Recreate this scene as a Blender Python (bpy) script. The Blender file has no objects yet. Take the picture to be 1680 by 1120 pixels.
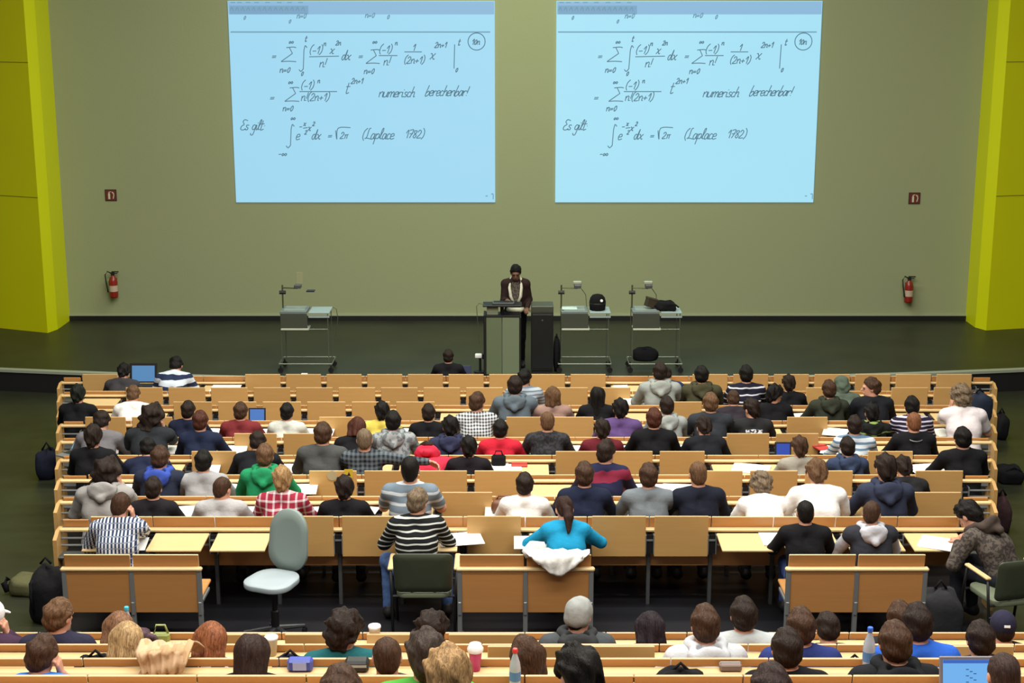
import bpy, bmesh, math, random
import numpy as np
from mathutils import Vector, Matrix, Euler

# ------------------------------------------------------------------ camera
sc = bpy.context.scene
C = sc.collection
FPX, PITCH, CAMH = 2400.0, math.radians(13.0), 5.72
cam_data = bpy.data.cameras.new('camera')
cam_data.sensor_width = 36.0
cam_data.lens = 36.0 * FPX / 1680.0
cam_data.clip_end = 200
cam = bpy.data.objects.new('camera', cam_data)
cam.location = (0, 0, CAMH)
cam.rotation_euler = (math.radians(90) - PITCH, 0, 0)
C.objects.link(cam)
sc.camera = cam

# ------------------------------------------------------------------ world, lights, exposure
sc.view_settings.view_transform = 'Standard'
sc.view_settings.look = 'None'
sc.view_settings.gamma = 1.0
sc.view_settings.use_curve_mapping = False
sc.view_settings.exposure = 0.0
world = bpy.data.worlds.new('world')
sc.world = world
world.use_nodes = True
bg = world.node_tree.nodes['Background']
bg.inputs[0].default_value = (1.0, 0.96, 0.86, 1)
bg.inputs[1].default_value = 0.10

def area(name, loc, size, size_y, power, col=(1, 0.95, 0.86), rot=(0, 0, 0)):
    L = bpy.data.lights.new(name, 'AREA')
    L.shape = 'RECTANGLE'; L.size = size; L.size_y = size_y
    L.energy = power; L.color = col
    o = bpy.data.objects.new(name, L)
    o.location = loc; o.rotation_euler = rot
    C.objects.link(o)
    return o
# rows of ceiling luminaires over the seating, one weaker row over the stage
for ly, pw in ((3.5, 760), (8.0, 980), (12.5, 1020), (17.0, 930)):
    area('ceiling_luminaire', (0, ly, 10.0), 13.0, 0.9, pw)
area('stage_luminaire', (0, 22.3, 10.0), 4.6, 0.6, 460, (0.88, 1.0, 0.72))

# ------------------------------------------------------------------ picture geometry helpers (pixel of the photo -> place in the hall)
CP, SP = math.cos(PITCH), math.sin(PITCH)
def ray(x, y):
    a, b = (x - 840) / FPX, -(y - 560) / FPX
    return (a, CP + b * SP, -SP + b * CP)
def atY(x, y, Y):
    r = ray(x, y); t = Y / r[1]
    return Vector((r[0] * t, Y, CAMH + r[2] * t))
def onz(x, y, z):
    r = ray(x, y); t = (z - CAMH) / r[2]
    return Vector((r[0] * t, r[1] * t, z))
def proj(X, Y, Z):
    d = Y * CP + (CAMH - Z) * SP
    v = Y * SP - (CAMH - Z) * CP
    return (840 + FPX * X / d, 560 - FPX * v / d)
def depth(Y, Z):
    return Y * CP + (CAMH - Z) * SP

# ------------------------------------------------------------------ materials
def lin(c):
    out = []
    for v in c[:3]:
        v = v / 255.0
        out.append(v / 12.92 if v <= 0.04045 else ((v + 0.055) / 1.055) ** 2.4)
    return (out[0], out[1], out[2], 1.0)

MATS = {}
def newmat(name):
    m = bpy.data.materials.new(name); m.use_nodes = True
    nt = m.node_tree
    return m, nt, nt.nodes['Principled BSDF']

def plain(name, rgb, rough=0.6, metal=0.0, spec=0.5, bump=0.0, bscale=60, var=0.0, vscale=3.0, coat=0.0):
    if name in MATS: return MATS[name]
    m, nt, b = newmat(name)
    b.inputs['Base Color'].default_value = lin(rgb)
    b.inputs['Roughness'].default_value = rough
    b.inputs['Metallic'].default_value = metal
    b.inputs['Specular IOR Level'].default_value = spec
    tc = nt.nodes.new('ShaderNodeTexCoord')
    if var > 0:
        n = nt.nodes.new('ShaderNodeTexNoise'); n.inputs['Scale'].default_value = vscale
        n.inputs['Detail'].default_value = 4
        nt.links.new(tc.outputs['Object'], n.inputs['Vector'])
        mx = nt.nodes.new('ShaderNodeMix'); mx.data_type = 'RGBA'
        c = lin(rgb)
        mx.inputs[6].default_value = (c[0] * (1 - var), c[1] * (1 - var), c[2] * (1 - var), 1)
        mx.inputs[7].default_value = (min(1, c[0] * (1 + var)), min(1, c[1] * (1 + var)), min(1, c[2] * (1 + var)), 1)
        nt.links.new(n.outputs['Fac'], mx.inputs[0]); nt.links.new(mx.outputs[2], b.inputs['Base Color'])
    if bump > 0:
        n = nt.nodes.new('ShaderNodeTexNoise'); n.inputs['Scale'].default_value = bscale
        n.inputs['Detail'].default_value = 5
        nt.links.new(tc.outputs['Object'], n.inputs['Vector'])
        bp = nt.nodes.new('ShaderNodeBump'); bp.inputs['Strength'].default_value = bump
        bp.inputs['Distance'].default_value = 0.02
        nt.links.new(n.outputs['Fac'], bp.inputs['Height']); nt.links.new(bp.outputs['Normal'], b.inputs['Normal'])
    MATS[name] = m
    return m

def wood(name, rgb, rgb2, rough=0.42):
    if name in MATS: return MATS[name]
    m, nt, b = newmat(name)
    tc = nt.nodes.new('ShaderNodeTexCoord'); mp = nt.nodes.new('ShaderNodeMapping')
    mp.inputs['Scale'].default_value = (1.2, 14, 14)
    oi = nt.nodes.new('ShaderNodeObjectInfo')
    ad = nt.nodes.new('ShaderNodeVectorMath'); ad.operation = 'ADD'
    sclr = nt.nodes.new('ShaderNodeVectorMath'); sclr.operation = 'SCALE'; sclr.inputs['Scale'].default_value = 0.6
    nt.links.new(oi.outputs['Location'], sclr.inputs[0])
    nt.links.new(tc.outputs['Object'], ad.inputs[0]); nt.links.new(sclr.outputs[0], ad.inputs[1])
    nt.links.new(ad.outputs[0], mp.inputs['Vector'])
    n = nt.nodes.new('ShaderNodeTexNoise'); n.inputs['Scale'].default_value = 2.2; n.inputs['Detail'].default_value = 6
    n.inputs['Distortion'].default_value = 0.6
    nt.links.new(mp.outputs[0], n.inputs['Vector'])
    mx = nt.nodes.new('ShaderNodeMix'); mx.data_type = 'RGBA'
    mx.inputs[6].default_value = lin(rgb); mx.inputs[7].default_value = lin(rgb2)
    nt.links.new(n.outputs['Fac'], mx.inputs[0])
    hs = nt.nodes.new('ShaderNodeHueSaturation')
    mr = nt.nodes.new('ShaderNodeMapRange'); mr.inputs[3].default_value = 0.90; mr.inputs[4].default_value = 1.08
    nt.links.new(oi.outputs['Random'], mr.inputs[0]); nt.links.new(mr.outputs[0], hs.inputs['Value'])
    nt.links.new(mx.outputs[2], hs.inputs['Color']); nt.links.new(hs.outputs[0], b.inputs['Base Color'])
    b.inputs['Roughness'].default_value = rough
    MATS[name] = m
    return m

def emit(name, rgb, strength=1.0, diffuse=0.0):
    if name in MATS: return MATS[name]
    m, nt, b = newmat(name)
    b.inputs['Base Color'].default_value = (diffuse, diffuse, diffuse, 1)
    b.inputs['Roughness'].default_value = 0.6
    b.inputs['Emission Color'].default_value = lin(rgb)
    b.inputs['Emission Strength'].default_value = strength
    MATS[name] = m
    return m

def cloth(rgb):
    return plain('cloth_%d_%d_%d' % tuple(rgb), rgb, 0.9, 0, 0.2, 0.35, 22, 0.16, 7)

def stripes(rgb1, rgb2, period, duty, axis='z', rgb3=None, period3=None, duty3=0.2, wob=0.25):
    name = 'stripe_%s_%s_%g_%g_%s_%s' % (rgb1, rgb2, period, duty, axis, rgb3)
    if name in MATS: return MATS[name]
    m, nt, b = newmat('striped_cloth')
    N, L = nt.nodes, nt.links
    tc = N.new('ShaderNodeTexCoord')
    noi = N.new('ShaderNodeTexNoise'); noi.inputs['Scale'].default_value = 5
    L.new(tc.outputs['Object'], noi.inputs['Vector'])
    sep = N.new('ShaderNodeSeparateXYZ'); L.new(tc.outputs['Object'], sep.inputs[0])
    def band(ax, per, du):
        w = N.new('ShaderNodeMath'); w.operation = 'MULTIPLY_ADD'
        L.new(noi.outputs['Fac'], w.inputs[0]); w.inputs[1].default_value = per * wob * 2
        L.new(sep.outputs['XYZ'.index(ax.upper())], w.inputs[2])
        d = N.new('ShaderNodeMath'); d.operation = 'DIVIDE'; d.inputs[1].default_value = per
        L.new(w.outputs[0], d.inputs[0])
        fr = N.new('ShaderNodeMath'); fr.operation = 'FRACT'; L.new(d.outputs[0], fr.inputs[0])
        lt = N.new('ShaderNodeMath'); lt.operation = 'LESS_THAN'; lt.inputs[1].default_value = du
        L.new(fr.outputs[0], lt.inputs[0])
        return lt
    if axis == 'xz':
        a, c = band('x', period, duty), band('z', period, duty)
        s = N.new('ShaderNodeMath'); s.operation = 'ADD'; L.new(a.outputs[0], s.inputs[0]); L.new(c.outputs[0], s.inputs[1])
        h = N.new('ShaderNodeMath'); h.operation = 'MULTIPLY'; h.inputs[1].default_value = 0.5; L.new(s.outputs[0], h.inputs[0])
        fac = h.outputs[0]
    else:
        fac = band(axis, period, duty).outputs[0]
    mx = N.new('ShaderNodeMix'); mx.data_type = 'RGBA'
    mx.inputs[6].default_value = lin(rgb1); mx.inputs[7].default_value = lin(rgb2)
    L.new(fac, mx.inputs[0])
    out = mx.outputs[2]
    if rgb3 is not None:
        t = band('z', period3, duty3)
        m2 = N.new('ShaderNodeMix'); m2.data_type = 'RGBA'; m2.inputs[7].default_value = lin(rgb3)
        L.new(out, m2.inputs[6]); L.new(t.outputs[0], m2.inputs[0]); out = m2.outputs[2]
    L.new(out, b.inputs['Base Color'])
    b.inputs['Roughness'].default_value = 0.9; b.inputs['Specular IOR Level'].default_value = 0.2
    MATS[name] = m
    return m

def camo(rgb1, rgb2, scale=14):
    name = 'camo_%s_%s_%g' % (rgb1, rgb2, scale)
    if name in MATS: return MATS[name]
    m, nt, b = newmat('mottled_cloth')
    tc = nt.nodes.new('ShaderNodeTexCoord')
    n = nt.nodes.new('ShaderNodeTexNoise'); n.inputs['Scale'].default_value = scale; n.inputs['Detail'].default_value = 3
    nt.links.new(tc.outputs['Object'], n.inputs['Vector'])
    cr = nt.nodes.new('ShaderNodeValToRGB'); cr.color_ramp.interpolation = 'CONSTANT'
    cr.color_ramp.elements[0].color = lin(rgb1); cr.color_ramp.elements[1].color = lin(rgb2)
    cr.color_ramp.elements[1].position = 0.5
    nt.links.new(n.outputs['Fac'], cr.inputs[0]); nt.links.new(cr.outputs[0], b.inputs['Base Color'])
    b.inputs['Roughness'].default_value = 0.9
    MATS[name] = m
    return m

def hairmat(rgb):
    name = 'hair_%d_%d_%d' % tuple(rgb)
    if name in MATS: return MATS[name]
    m, nt, b = newmat(name)
    tc = nt.nodes.new('ShaderNodeTexCoord'); mp = nt.nodes.new('ShaderNodeMapping')
    mp.inputs['Scale'].default_value = (70, 40, 14)
    nt.links.new(tc.outputs['Object'], mp.inputs['Vector'])
    n = nt.nodes.new('ShaderNodeTexNoise'); n.inputs['Scale'].default_value = 1.3; n.inputs['Detail'].default_value = 5
    n.inputs['Distortion'].default_value = 1.2
    nt.links.new(mp.outputs[0], n.inputs['Vector'])
    c = [v * .72 for v in lin(rgb)]
    cr = nt.nodes.new('ShaderNodeValToRGB')
    cr.color_ramp.elements[0].position = 0.3; cr.color_ramp.elements[1].position = 0.72
    cr.color_ramp.elements[0].color = (c[0] * .45, c[1] * .42, c[2] * .42, 1)
    cr.color_ramp.elements[1].color = (min(1, c[0] * 1.6), min(1, c[1] * 1.55), min(1, c[2] * 1.5), 1)
    nt.links.new(n.outputs['Fac'], cr.inputs[0]); nt.links.new(cr.outputs[0], b.inputs['Base Color'])
    bp = nt.nodes.new('ShaderNodeBump'); bp.inputs['Strength'].default_value = 0.7; bp.inputs['Distance'].default_value = 0.01
    nt.links.new(n.outputs['Fac'], bp.inputs['Height']); nt.links.new(bp.outputs['Normal'], b.inputs['Normal'])
    b.inputs['Roughness'].default_value = 0.6; b.inputs['Specular IOR Level'].default_value = 0.18
    MATS[name] = m
    return m

WOOD = wood('beech_wood', (200, 160, 100), (190, 148, 88))
WOODP = wood('pale_lit_beech_wood', (224, 196, 146), (212, 182, 128), 0.35)  # paler beech, overhead light on level boards put into the colour
WOODO = wood('orange_shaded_beech_wood', (188, 136, 80), (176, 122, 68))  # darker orange beech, shade of the tilted backs put into the colour
EDGE = wood('plywood_edge', (232, 208, 164), (222, 196, 148), 0.5)
STEEL = plain('grey_steel', (128, 132, 134), 0.4, 0.3)
STEELD = plain('dark_grey_steel', (84, 88, 90), 0.45, 0.3)
BLACK = plain('black_plastic', (20, 20, 22), 0.5)
BLACKC = plain('black_fabric', (17, 17, 20), 0.9, 0, 0.2, 0.4, 18, 0.2, 9)
WHITE = plain('white_paper', (240, 240, 238), 0.7)
SKIN = plain('skin', (205, 150, 125), 0.55, 0, 0.4, 0.05, 80, 0.08, 12)
SKIN2 = plain('brown_skin', (110, 76, 58), 0.55, 0, 0.4, 0.05, 80, 0.08, 12)
def printed(rgb, ink, z0, z1, w):
    m, nt, b = newmat('printed_cloth')
    N, L = nt.nodes, nt.links
    tc = N.new('ShaderNodeTexCoord'); sep = N.new('ShaderNodeSeparateXYZ'); L.new(tc.outputs['Object'], sep.inputs[0])
    n = N.new('ShaderNodeTexNoise'); n.inputs['Scale'].default_value = 34; n.inputs['Detail'].default_value = 1
    L.new(tc.outputs['Object'], n.inputs['Vector'])
    def cmp(a, th, op):
        q = N.new('ShaderNodeMath'); q.operation = op; L.new(a, q.inputs[0]); q.inputs[1].default_value = th; return q.outputs[0]
    ab = N.new('ShaderNodeMath'); ab.operation = 'ABSOLUTE'; L.new(sep.outputs[0], ab.inputs[0])
    fs = [cmp(sep.outputs[2], z0, 'GREATER_THAN'), cmp(sep.outputs[2], z1, 'LESS_THAN'), cmp(ab.outputs[0], w, 'LESS_THAN'), cmp(n.outputs['Fac'], .5, 'GREATER_THAN')]
    cur = fs[0]
    for q in fs[1:]:
        mu = N.new('ShaderNodeMath'); mu.operation = 'MULTIPLY'; L.new(cur, mu.inputs[0]); L.new(q, mu.inputs[1]); cur = mu.outputs[0]
    mx = N.new('ShaderNodeMix'); mx.data_type = 'RGBA'; mx.inputs[6].default_value = lin(rgb); mx.inputs[7].default_value = lin(ink)
    L.new(cur, mx.inputs[0]); L.new(mx.outputs[2], b.inputs['Base Color']); b.inputs['Roughness'].default_value = .9
    return m
SCREENB = emit('laptop_screen_blue', (80, 150, 215))

# ------------------------------------------------------------------ mesh helpers
class MB:
    def __init__(s): s.v, s.f, s.m = [], [], []
    def add(s, vs, fs, mi=0):
        o = len(s.v); s.v += [tuple(v) for v in vs]; s.f += [tuple(i + o for i in f) for f in fs]; s.m += [mi] * len(fs)
    def box(s, x0, x1, y0, y1, z0, z1, mi=0, M=None):
        vs = [Vector((x, y, z)) for z in (z0, z1) for y in (y0, y1) for x in (x0, x1)]
        if M is not None: vs = [M @ v for v in vs]
        s.add(vs, [(0, 2, 3, 1), (4, 5, 7, 6), (0, 1, 5, 4), (2, 6, 7, 3), (0, 4, 6, 2), (1, 3, 7, 5)], mi)
        return s
    def cbox(s, x0, x1, y0, y1, z0, z1, c=0.006, mi=0, M=None):
        # box with chamfered edges
        vs = []
        idx = {}
        X, Y, Z = (x0, x1), (y0, y1), (z0, z1)
        for i in (0, 1):
            for j in (0, 1):
                for k in (0, 1):
                    sx, sy, sz = (c if i == 0 else -c), (c if j == 0 else -c), (c if k == 0 else -c)
                    idx[(i, j, k, 0)] = len(vs); vs.append(Vector((X[i], Y[j] + sy, Z[k] + sz)))
                    idx[(i, j, k, 1)] = len(vs); vs.append(Vector((X[i] + sx, Y[j], Z[k] + sz)))
                    idx[(i, j, k, 2)] = len(vs); vs.append(Vector((X[i] + sx, Y[j] + sy, Z[k])))
        fs = []
        g = lambda *a: idx[a]
        for i in (0, 1):
            q = [g(i, 0, 0, 0), g(i, 1, 0, 0), g(i, 1, 1, 0), g(i, 0, 1, 0)]; fs.append(q if i else q[::-1])
            q = [g(0, i, 0, 1), g(1, i, 0, 1), g(1, i, 1, 1), g(0, i, 1, 1)]; fs.append(q[::-1] if i else q)
            q = [g(0, 0, i, 2), g(1, 0, i, 2), g(1, 1, i, 2), g(0, 1, i, 2)]; fs.append(q if i else q[::-1])
        for i in (0, 1):
            for j in (0, 1):
                fs.append([g(i, j, 0, 0), g(i, j, 0, 1), g(i, j, 1, 1), g(i, j, 1, 0)])
                fs.append([g(i, 0, j, 0), g(i, 0, j, 2), g(i, 1, j, 2), g(i, 1, j, 0)])
                fs.append([g(0, i, j, 1), g(0, i, j, 2), g(1, i, j, 2), g(1, i, j, 1)])
                for k in (0, 1):
                    fs.append([g(i, j, k, 0), g(i, j, k, 1), g(i, j, k, 2)])
        cen = Vector(((x0 + x1) / 2, (y0 + y1) / 2, (z0 + z1) / 2))
        out = []
        for q in fs:
            n = (vs[q[1]] - vs[q[0]]).cross(vs[q[2]] - vs[q[0]])
            mid = sum((vs[a] for a in q), Vector()) / len(q)
            out.append(q if n.dot(mid - cen) > 0 else q[::-1])
        if M is not None: vs = [M @ v for v in vs]
        s.add(vs, out, mi)
        return s
    def tube(s, pts, r, n=8, mi=0, caps=True):
        pts = [Vector(p) for p in pts]
        rs = r if isinstance(r, (list, tuple)) else [r] * len(pts)
        rings = []
        for i, p in enumerate(pts):
            t = (pts[min(i + 1, len(pts) - 1)] - pts[max(i - 1, 0)]).normalized()
            a = Vector((0, 0, 1)) if abs(t.z) < 0.9 else Vector((1, 0, 0))
            u = t.cross(a).normalized(); w = t.cross(u).normalized()
            rings.append([p + (u * math.cos(2 * math.pi * k / n) + w * math.sin(2 * math.pi * k / n)) * rs[i] for k in range(n)])
        vs = [v for rg in rings for v in rg]
        fs = []
        for i in range(len(pts) - 1):
            for k in range(n):
                a, b = i * n + k, i * n + (k + 1) % n
                fs.append((a, b, b + n, a + n))
        if caps:
            fs.append(tuple(range(n)))
            fs.append(tuple(range((len(pts) - 1) * n, len(pts) * n))[::-1])
        s.add(vs, fs, mi)
        return s
    def lathe(s, prof, n=16, c=(0, 0, 0), mi=0, M=None):
        vs, fs = [], []
        for (r, z) in prof:
            for k in range(n):
                a = 2 * math.pi * k / n
                vs.append(Vector((c[0] + r * math.cos(a), c[1] + r * math.sin(a), c[2] + z)))
        for i in range(len(prof) - 1):
            for k in range(n):
                a, b = i * n + k, i * n + (k + 1) % n
                fs.append((a, b, b + n, a + n))
        fs.append(tuple(range(n))[::-1]); fs.append(tuple(range((len(prof) - 1) * n, len(prof) * n)))
        if M is not None: vs = [M @ v for v in vs]
        s.add(vs, fs, mi)
        return s
    def prism(s, poly, d0, d1, axis='x', mi=0):
        # poly of (a,b) extruded along axis; a,b are the other two axes in xyz order
        n = len(poly)
        def P(a, b, d):
            return {'x': (d, a, b), 'y': (a, d, b), 'z': (a, b, d)}[axis]
        vs = [P(a, b, d0) for a, b in poly] + [P(a, b, d1) for a, b in poly]
        fs = [tuple(range(n)), tuple(range(n, 2 * n))[::-1]] + [(i, i + n, (i + 1) % n + n, (i + 1) % n) for i in range(n)]
        s.add(vs, fs, mi)
        return s
    def mesh(s, name, mats, smooth=False, fixn=True):
        me = bpy.data.meshes.new(name)
        me.from_pydata(s.v, [], s.f)
        if not isinstance(mats, (list, tuple)): mats = [mats]
        for m in mats: me.materials.append(m)
        if len(mats) > 1: me.polygons.foreach_set('material_index', s.m)
        if smooth: me.polygons.foreach_set('use_smooth', [True] * len(me.polygons))
        if fixn:
            bm = bmesh.new(); bm.from_mesh(me); bmesh.ops.recalc_face_normals(bm, faces=bm.faces); bm.to_mesh(me); bm.free()
        me.update()
        return me

def edged(me, mat):
    # pale plywood edges on a board whose broad faces look along y
    me.materials.append(mat)
    for p in me.polygons:
        if abs(p.normal.y) < .6: p.material_index = len(me.materials) - 1
    return me
def link(name, data, parent=None, loc=(0, 0, 0), rot=(0, 0, 0), scale=None):
    o = bpy.data.objects.new(name, data)
    C.objects.link(o)
    if parent is not None: o.parent = parent
    o.location = loc; o.rotation_euler = rot
    if scale is not None: o.scale = scale
    return o
def tag(o, label, cat, group=None):
    o['label'] = label; o['category'] = cat
    if group: o['group'] = group
    return o
def thing(name, label, cat, loc=(0, 0, 0), rz=0, group=None):
    return tag(link(name, None, None, loc, (0, 0, rz)), label, cat, group)
def part(name, mb, mats, parent, loc=(0, 0, 0), rot=(0, 0, 0), smooth=False):
    return link(name, mb.mesh(name, mats, smooth), parent, loc, rot)
def struct(name, mb, mats, parent=None, smooth=False):
    o = link(name, mb.mesh(name, mats, smooth), parent)
    if parent is None: o['kind'] = 'structure'
    return o
# ------------------------------------------------------------------ hall layout numbers
NROW = 9
ROWY = [20.32 - 0.921 * k for k in range(NROW)]
ROWZ = [0.54 + 0.045 * k + 0.0025 * k * k for k in range(NROW)]      # top of the seat backs in front of each row
ROWX = [0.215 - 0.0115 * k for k in range(NROW)]
ROWN = [22 - k for k in range(NROW)]
PIT = 0.58
NY = [9.73, 8.87, 8.02, 7.17, 6.32]
NYPX = [1037, 1056, 1079, 1107, 1143]
NZ = [atY(840, NYPX[k], NY[k]).z for k in range(5)]
def row_floor(Y):
    pts = [(30, -0.36), (ROWY[0] + 0.2, -0.34)] + [(ROWY[k], ROWZ[k] - 0.88) for k in range(NROW)] + [(10.2, 0.40), (9.9, 0.42)]
    for (ya, za), (yb, zb) in zip(pts, pts[1:]):
        if yb <= Y <= ya: return za + (zb - za) * (ya - Y) / (ya - yb)
    return pts[-1][1]
NFL = [z - 0.78 for z in NZ]

# ------------------------------------------------------------------ floor, walls
def floor_material():
    m, nt, b = newmat('dark_green_linoleum')
    tc = nt.nodes.new('ShaderNodeTexCoord')
    n = nt.nodes.new('ShaderNodeTexNoise'); n.inputs['Scale'].default_value = 0.9; n.inputs['Detail'].default_value = 8
    nt.links.new(tc.outputs['Object'], n.inputs['Vector'])
    cr = nt.nodes.new('ShaderNodeValToRGB')
    cr.color_ramp.elements[0].position = 0.3; cr.color_ramp.elements[1].position = 0.75
    cr.color_ramp.elements[0].color = lin((36, 38, 28)); cr.color_ramp.elements[1].color = lin((50, 54, 38))
    nt.links.new(n.outputs['Fac'], cr.inputs[0]); nt.links.new(cr.outputs[0], b.inputs['Base Color'])
    b.inputs['Roughness'].default_value = 0.42; b.inputs['Specular IOR Level'].default_value = 0.35
    return m
FLOORM = floor_material()
def wall_material():
    m, nt, b = newmat('olive_grey_wall_paint')
    tc = nt.nodes.new('ShaderNodeTexCoord')
    n = nt.nodes.new('ShaderNodeTexNoise'); n.inputs['Scale'].default_value = 0.35; n.inputs['Detail'].default_value = 3
    nt.links.new(tc.outputs['Object'], n.inputs['Vector'])
    mx = nt.nodes.new('ShaderNodeMix'); mx.data_type = 'RGBA'
    mx.inputs[6].default_value = lin((146, 154, 116)); mx.inputs[7].default_value = lin((153, 158, 121))
    nt.links.new(n.outputs['Fac'], mx.inputs[0]); nt.links.new(mx.outputs[2], b.inputs['Base Color'])
    n2 = nt.nodes.new('ShaderNodeTexNoise'); n2.inputs['Scale'].default_value = 30; n2.inputs['Detail'].default_value = 4
    nt.links.new(tc.outputs['Object'], n2.inputs['Vector'])
    bp = nt.nodes.new('ShaderNodeBump'); bp.inputs['Strength'].default_value = 0.12; bp.inputs['Distance'].default_value = 0.02
    nt.links.new(n2.outputs['Fac'], bp.inputs['Height']); nt.links.new(bp.outputs['Normal'], b.inputs['Normal'])
    b.inputs['Roughness'].default_value = 0.8
    return m
WALLM = wall_material()
LIME = plain('lime_green_panel', (212, 216, 3), 0.5, 0, 0.4, 0.05, 40, 0.04, 1.2)

WY = 26.5
struct('wall_back', MB().box(-16, 16, WY, WY + 0.3, 0.0, 11), WALLM)
struct('baseboard_back', MB().box(-8.6, 8.7, WY - 0.03, WY, 0.0, 0.095), plain('black_skirting', (14, 15, 13), 0.5))
struct('trim_1', MB().box(-8.6, 8.7, WY - 0.035, WY, 0.095, 0.125), plain('pale_skirting_trim', (158, 164, 136), 0.5))
# stage floor with a curved front edge
def stage_edge(X): return 22.05 + 0.0105 * X * X
mb = MB()
xs = [-16 + 0.8 * i for i in range(41)]
vs, fs = [], []
for x in xs: vs += [(x, stage_edge(x), 0), (x, 30, 0), (x, stage_edge(x), -0.45)]
for i in range(len(xs) - 1):
    a = i * 3
    fs += [(a, a + 3, a + 4, a + 1)]
mb.add(vs, fs)
struct('floor', mb, FLOORM)
mb = MB()
fs = [(i * 3 + 2, i * 3 + 5, i * 3 + 3, i * 3) for i in range(len(xs) - 1)]
mb.add(vs, fs)
struct('trim_2', mb, plain('black_stage_riser', (9, 9, 10), 0.7))
mb = MB()
vs, fs = [], []
for x in xs:
    e = stage_edge(x)
    vs += [(x, e - 0.02, -0.03), (x, e - 0.02, 0.012), (x, e + 0.1, 0.012), (x, e + 0.1, 0.0)]
for i in range(len(xs) - 1):
    a = i * 4
    fs += [(a, a + 4, a + 5, a + 1), (a + 1, a + 5, a + 6, a + 2), (a + 2, a + 6, a + 7, a + 3)]
mb.add(vs, fs)
struct('trim_3', mb, plain('pale_stage_edge', (150, 156, 138), 0.5))
# raked hall floor
mb = MB()
ys = [24.5, ROWY[0] + 0.2] + ROWY + [11.9, 10.2, 9.0]
vs, fs = [], []
for y in ys: vs += [(-16, y, row_floor(y)), (16, y, row_floor(y))]
for i in range(len(ys) - 1): fs.append((i * 2, i * 2 + 2, i * 2 + 3, i * 2 + 1))
mb.add(vs, fs)
struct('floor', mb, FLOORM)
# charcoal sheet under the seating block, dark floor and bench shade in one colour
mb = MB()
vs, fs = [], []
blk = [(ROWY[0] + .45, ROWX[0], ROWN[0] * PIT / 2 + .3)] + [(ROWY[k], ROWX[k], ROWN[k] * PIT / 2 + .3) for k in range(NROW)] + [(12.0, .12, 4.0), (10.2, .12, 4.0), (9.7, .12, 4.2)]
for (y, xc, w) in blk: vs += [(xc - w, y, row_floor(y) + .004), (xc + w, y, row_floor(y) + .004)]
for i in range(len(blk) - 1): fs.append((i * 2, i * 2 + 2, i * 2 + 3, i * 2 + 1))
mb.add(vs, fs)
struct('floor_covering', mb, plain('charcoal_shaded_floor', (25, 26, 31), .45, 0, .35, 0, 60, .25, 1.5))
# stepped floor of the rear block
for k in range(5):
    y1 = NY[k] + (0.02 if k else 0.1)
    y0 = (NY[k + 1] + 0.02) if k < 4 else 4.9
    struct('floor_step', MB().box(-9, 9, y0, y1, -0.4, NFL[k]), FLOORM)
# lime green wing panels
def wing(name, p0, p1, p2, sgn):
    out = (p2[0] + sgn * 3.2, p2[1] + 1.6)
    mb = MB()
    poly = [p0, p1, p2, out, (out[0], out[1] + 0.6), (p0[0], p0[1] + 0.9)]
    mb.prism(poly, 0.0, 11.0, 'z')
    w = struct(name, mb, LIME)
    # horizontal joints of the facing boards
    d = (Vector(p2) - Vector(p1)); L = d.length; d.normalize()
    for zz in (2.42, 4.74):
        ang = math.atan2(d.y, d.x)
        j = MB().box(0, L * 3.2, -0.004, 0.004, -0.006, 0.006)
        o = link('joint', j.mesh('joint', plain('dark_lime_joint', (120, 122, 8), 0.6)), w, (p1[0], p1[1], zz), (0, 0, ang))
    return w
wing('wall_left', (-8.19, 25.75), (-8.28, 25.45), (-9.37, 25.9), -1)
wing('wall_right', (8.40, 25.91), (8.52, 25.66), (9.3, 25.85), 1)

# ------------------------------------------------------------------ projected screens with the handwriting
INK = emit('projected_ink', (84, 118, 134), 1.0)
INKF = emit('projected_faint_ink', (112, 152, 172), 1.0)
def screen_material(name, a, b):
    m, nt, bs = newmat(name)
    tc = nt.nodes.new('ShaderNodeTexCoord')
    n = nt.nodes.new('ShaderNodeTexNoise'); n.inputs['Scale'].default_value = 0.5
    nt.links.new(tc.outputs['Object'], n.inputs['Vector'])
    mx = nt.nodes.new('ShaderNodeMix'); mx.data_type = 'RGBA'
    mx.inputs[6].default_value = lin(a); mx.inputs[7].default_value = lin(b)
    nt.links.new(n.outputs['Fac'], mx.inputs[0])
    nt.links.new(mx.outputs[2], bs.inputs['Emission Color']); bs.inputs['Emission Strength'].default_value = 0.92
    bs.inputs['Base Color'].default_value = (0.09, 0.1, 0.11, 1); bs.inputs['Roughness'].default_value = 0.9
    bs.inputs['Specular IOR Level'].default_value = 0
    return m

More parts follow.
